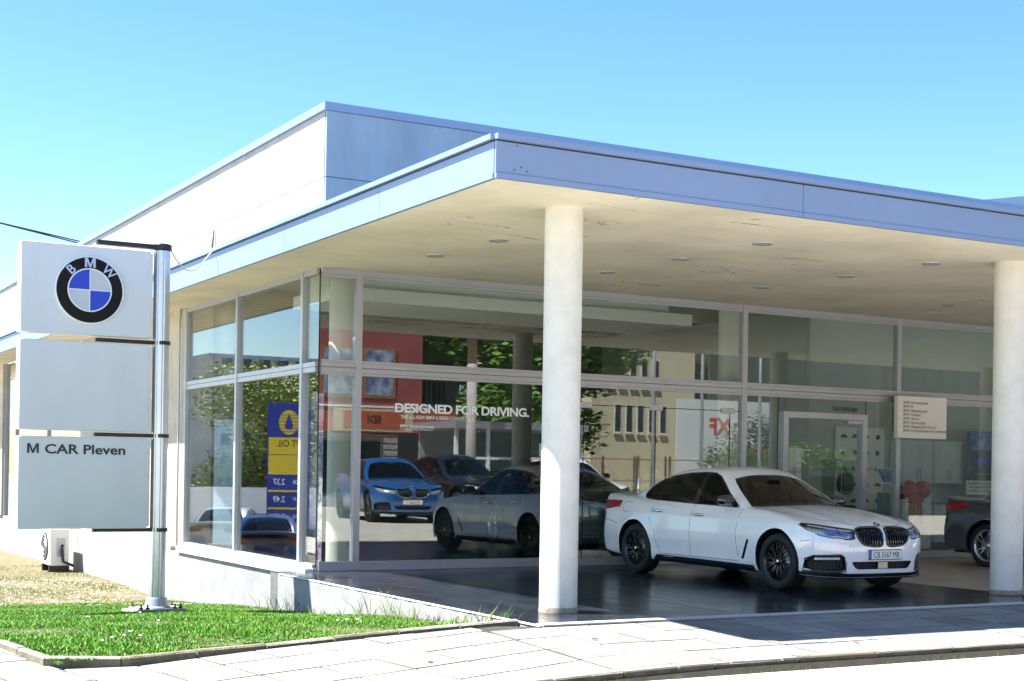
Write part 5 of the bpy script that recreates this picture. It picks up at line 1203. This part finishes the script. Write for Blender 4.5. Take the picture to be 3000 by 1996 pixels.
for i in range(10):
    for j in range(5): box('window', 'window_dark', -12.5 + i * 2.6, -11 + i * 2.6, -5.03, -5.001, 2.5 + j * 3.4, 4.1 + j * 3.4, gb_)
sr = empty('neighbour_roof', (37.2, 14, .0)); tag(sr, 'pitched metal roof edge of the neighbouring building at far right', 'building')
MB().prism([(-16, 9.4), (-3, 11.6), (8, 9.6), (8, 9.35), (-3, 11.3), (-16, 9.15)], -3, 8, 'y').build('roof', 'coping', sr); box('wall', 'timber_frame', -13, 6, -2, 7, -1, 9.3, sr); box('eave_board', 'timber_frame', -15.5, -12, -2.9, 7.9, 9.0, 9.14, sr)
# ---- trees
def leaves(cl, n, size, rg, droop=0):
    V = []; F = []
    wt = [c[1][0] * c[1][1] * c[1][2] for c in cl]; tot = sum(wt)
    for (c, r), w in zip(cl, wt):
        for _ in range(int(n * w / tot) + 1):
            d = Vector((rg.gauss(0, 1), rg.gauss(0, 1), rg.gauss(0, 1))).normalized() * (rg.random() ** .45)
            p = Vector((c[0] + d.x * r[0], c[1] + d.y * r[1], c[2] + d.z * r[2])); s = size * rg.uniform(.6, 1.4)
            q = Matrix.Rotation(rg.uniform(0, 6.28), 3, 'Z') @ Matrix.Rotation(rg.uniform(-1.1, 1.1), 3, 'X'); b = len(V)
            if droop: h = s * rg.uniform(2, 5) * droop; pts = [(-s * .25, 0, 0), (0, 0, s * .5), (s * .25, 0, 0), (s * .05, 0, -h)]
            else: pts = [(-s * .5, 0, 0), (0, -s * .35, s * .08), (s * .6, 0, 0), (0, s * .35, s * .08)]
            V += [tuple(p + q @ Vector(t)) for t in pts]; F.append((b, b + 1, b + 2, b + 3))
    return V, F
def tree(name, label, x, y, z, h, r, lm, seed, n=6000, size=.16, droop=0, trunk=.2, low=.35, cat='tree', group=None):
    rg = random.Random(seed); t = empty(name, (x, y, z)); tag(t, label, cat, group); tk = MB(); top = h * .62
    pts = [(0, 0, -.3), (rg.uniform(-.1, .1), rg.uniform(-.1, .1), h * .25), (rg.uniform(-.2, .2), rg.uniform(-.2, .2), top)]
    tk.tube(pts, [trunk, trunk * .8, trunk * .45], 8); cl = []
    for k in range(9):
        a = k * 2.4 + rg.uniform(-.3, .3); zz = h * (low + (1 - low) * rg.uniform(.1, .85)); rr = r * rg.uniform(.35, .75); c = (rr * math.cos(a), rr * math.sin(a), zz)
        tk.tube([(pts[1][0], pts[1][1], h * .22 + .05 * k), ((c[0]) * .5, c[1] * .5, (zz + h * .25) / 2 + .1), c], [trunk * .35, trunk * .22, trunk * .08], 6); s = r * rg.uniform(.38, .6); cl.append((c, (s, s, s * .8)))
    cl.append(((0, 0, h * .82), (r * .55, r * .55, h * .16))); tk.build('trunk', 'bark', t, True)
    V, F = leaves(cl, n, size, rg, droop); MB().add(V, F).build('crown', lm, t); return t
tree('broadleaf_tree', 'dense broadleaf tree beside the red shop building', 22.0, -33.5, .1, 11, 4.4, 'leaf', 1, 16000, .30, trunk=.25, low=.25)
tree('broadleaf_tree', 'second broadleaf tree nearer the kiosk across the street', 26.0, -36, .1, 10, 4.0, 'leaf', 2, 12000, .30, trunk=.25, low=.25)
tree('willow_tree', 'yellow-green drooping willow beyond the parked cars', -17.3, 50.8, -1.45, 8.6, 4.4, 'leaf_willow', 3, 11000, .24, 0, .3, .12)
tree('willow_tree', 'second drooping willow further left behind the boundary wall', -25.5, 55.5, -1.45, 6.8, 4.0, 'leaf_willow', 4, 6500, .24, 0, .3, .12)
for k, (x, y, lb_) in enumerate(((25.0, -21.5, 'round green shrub at the left end of the street hedge'), (27.6, -22.0, 'round green shrub in the middle of the street hedge'), (30.4, -22.3, 'round green shrub at the right end of the street hedge'))): tree('shrub', lb_, x, y, .1, 2.6, 1.5, 'leaf_shrub', 10 + k, 3500, .12, trunk=.06, low=.15, cat='shrub', group='shrubs across the street')
tree('dark_shrub', 'dark purple-leaved small tree above the green shrubs', 29.3, -25.5, .1, 4.2, 1.6, 'leaf_dark', 20, 3000, .13, trunk=.08, low=.35, cat='tree')
tree('far_tree', 'leafy tree far down the side street left of the showroom', -24, 60, -1.45, 9, 4.5, 'leaf', 21, 5000, .3, trunk=.3)

# ================================================================== bring the drawing to metres (cars are 1:1)
KM = 1 / CS
for o in list(S.objects):
    if o.parent is None and o.type in ('MESH', 'EMPTY'): o.location = o.location * KM; o.scale = o.scale * KM
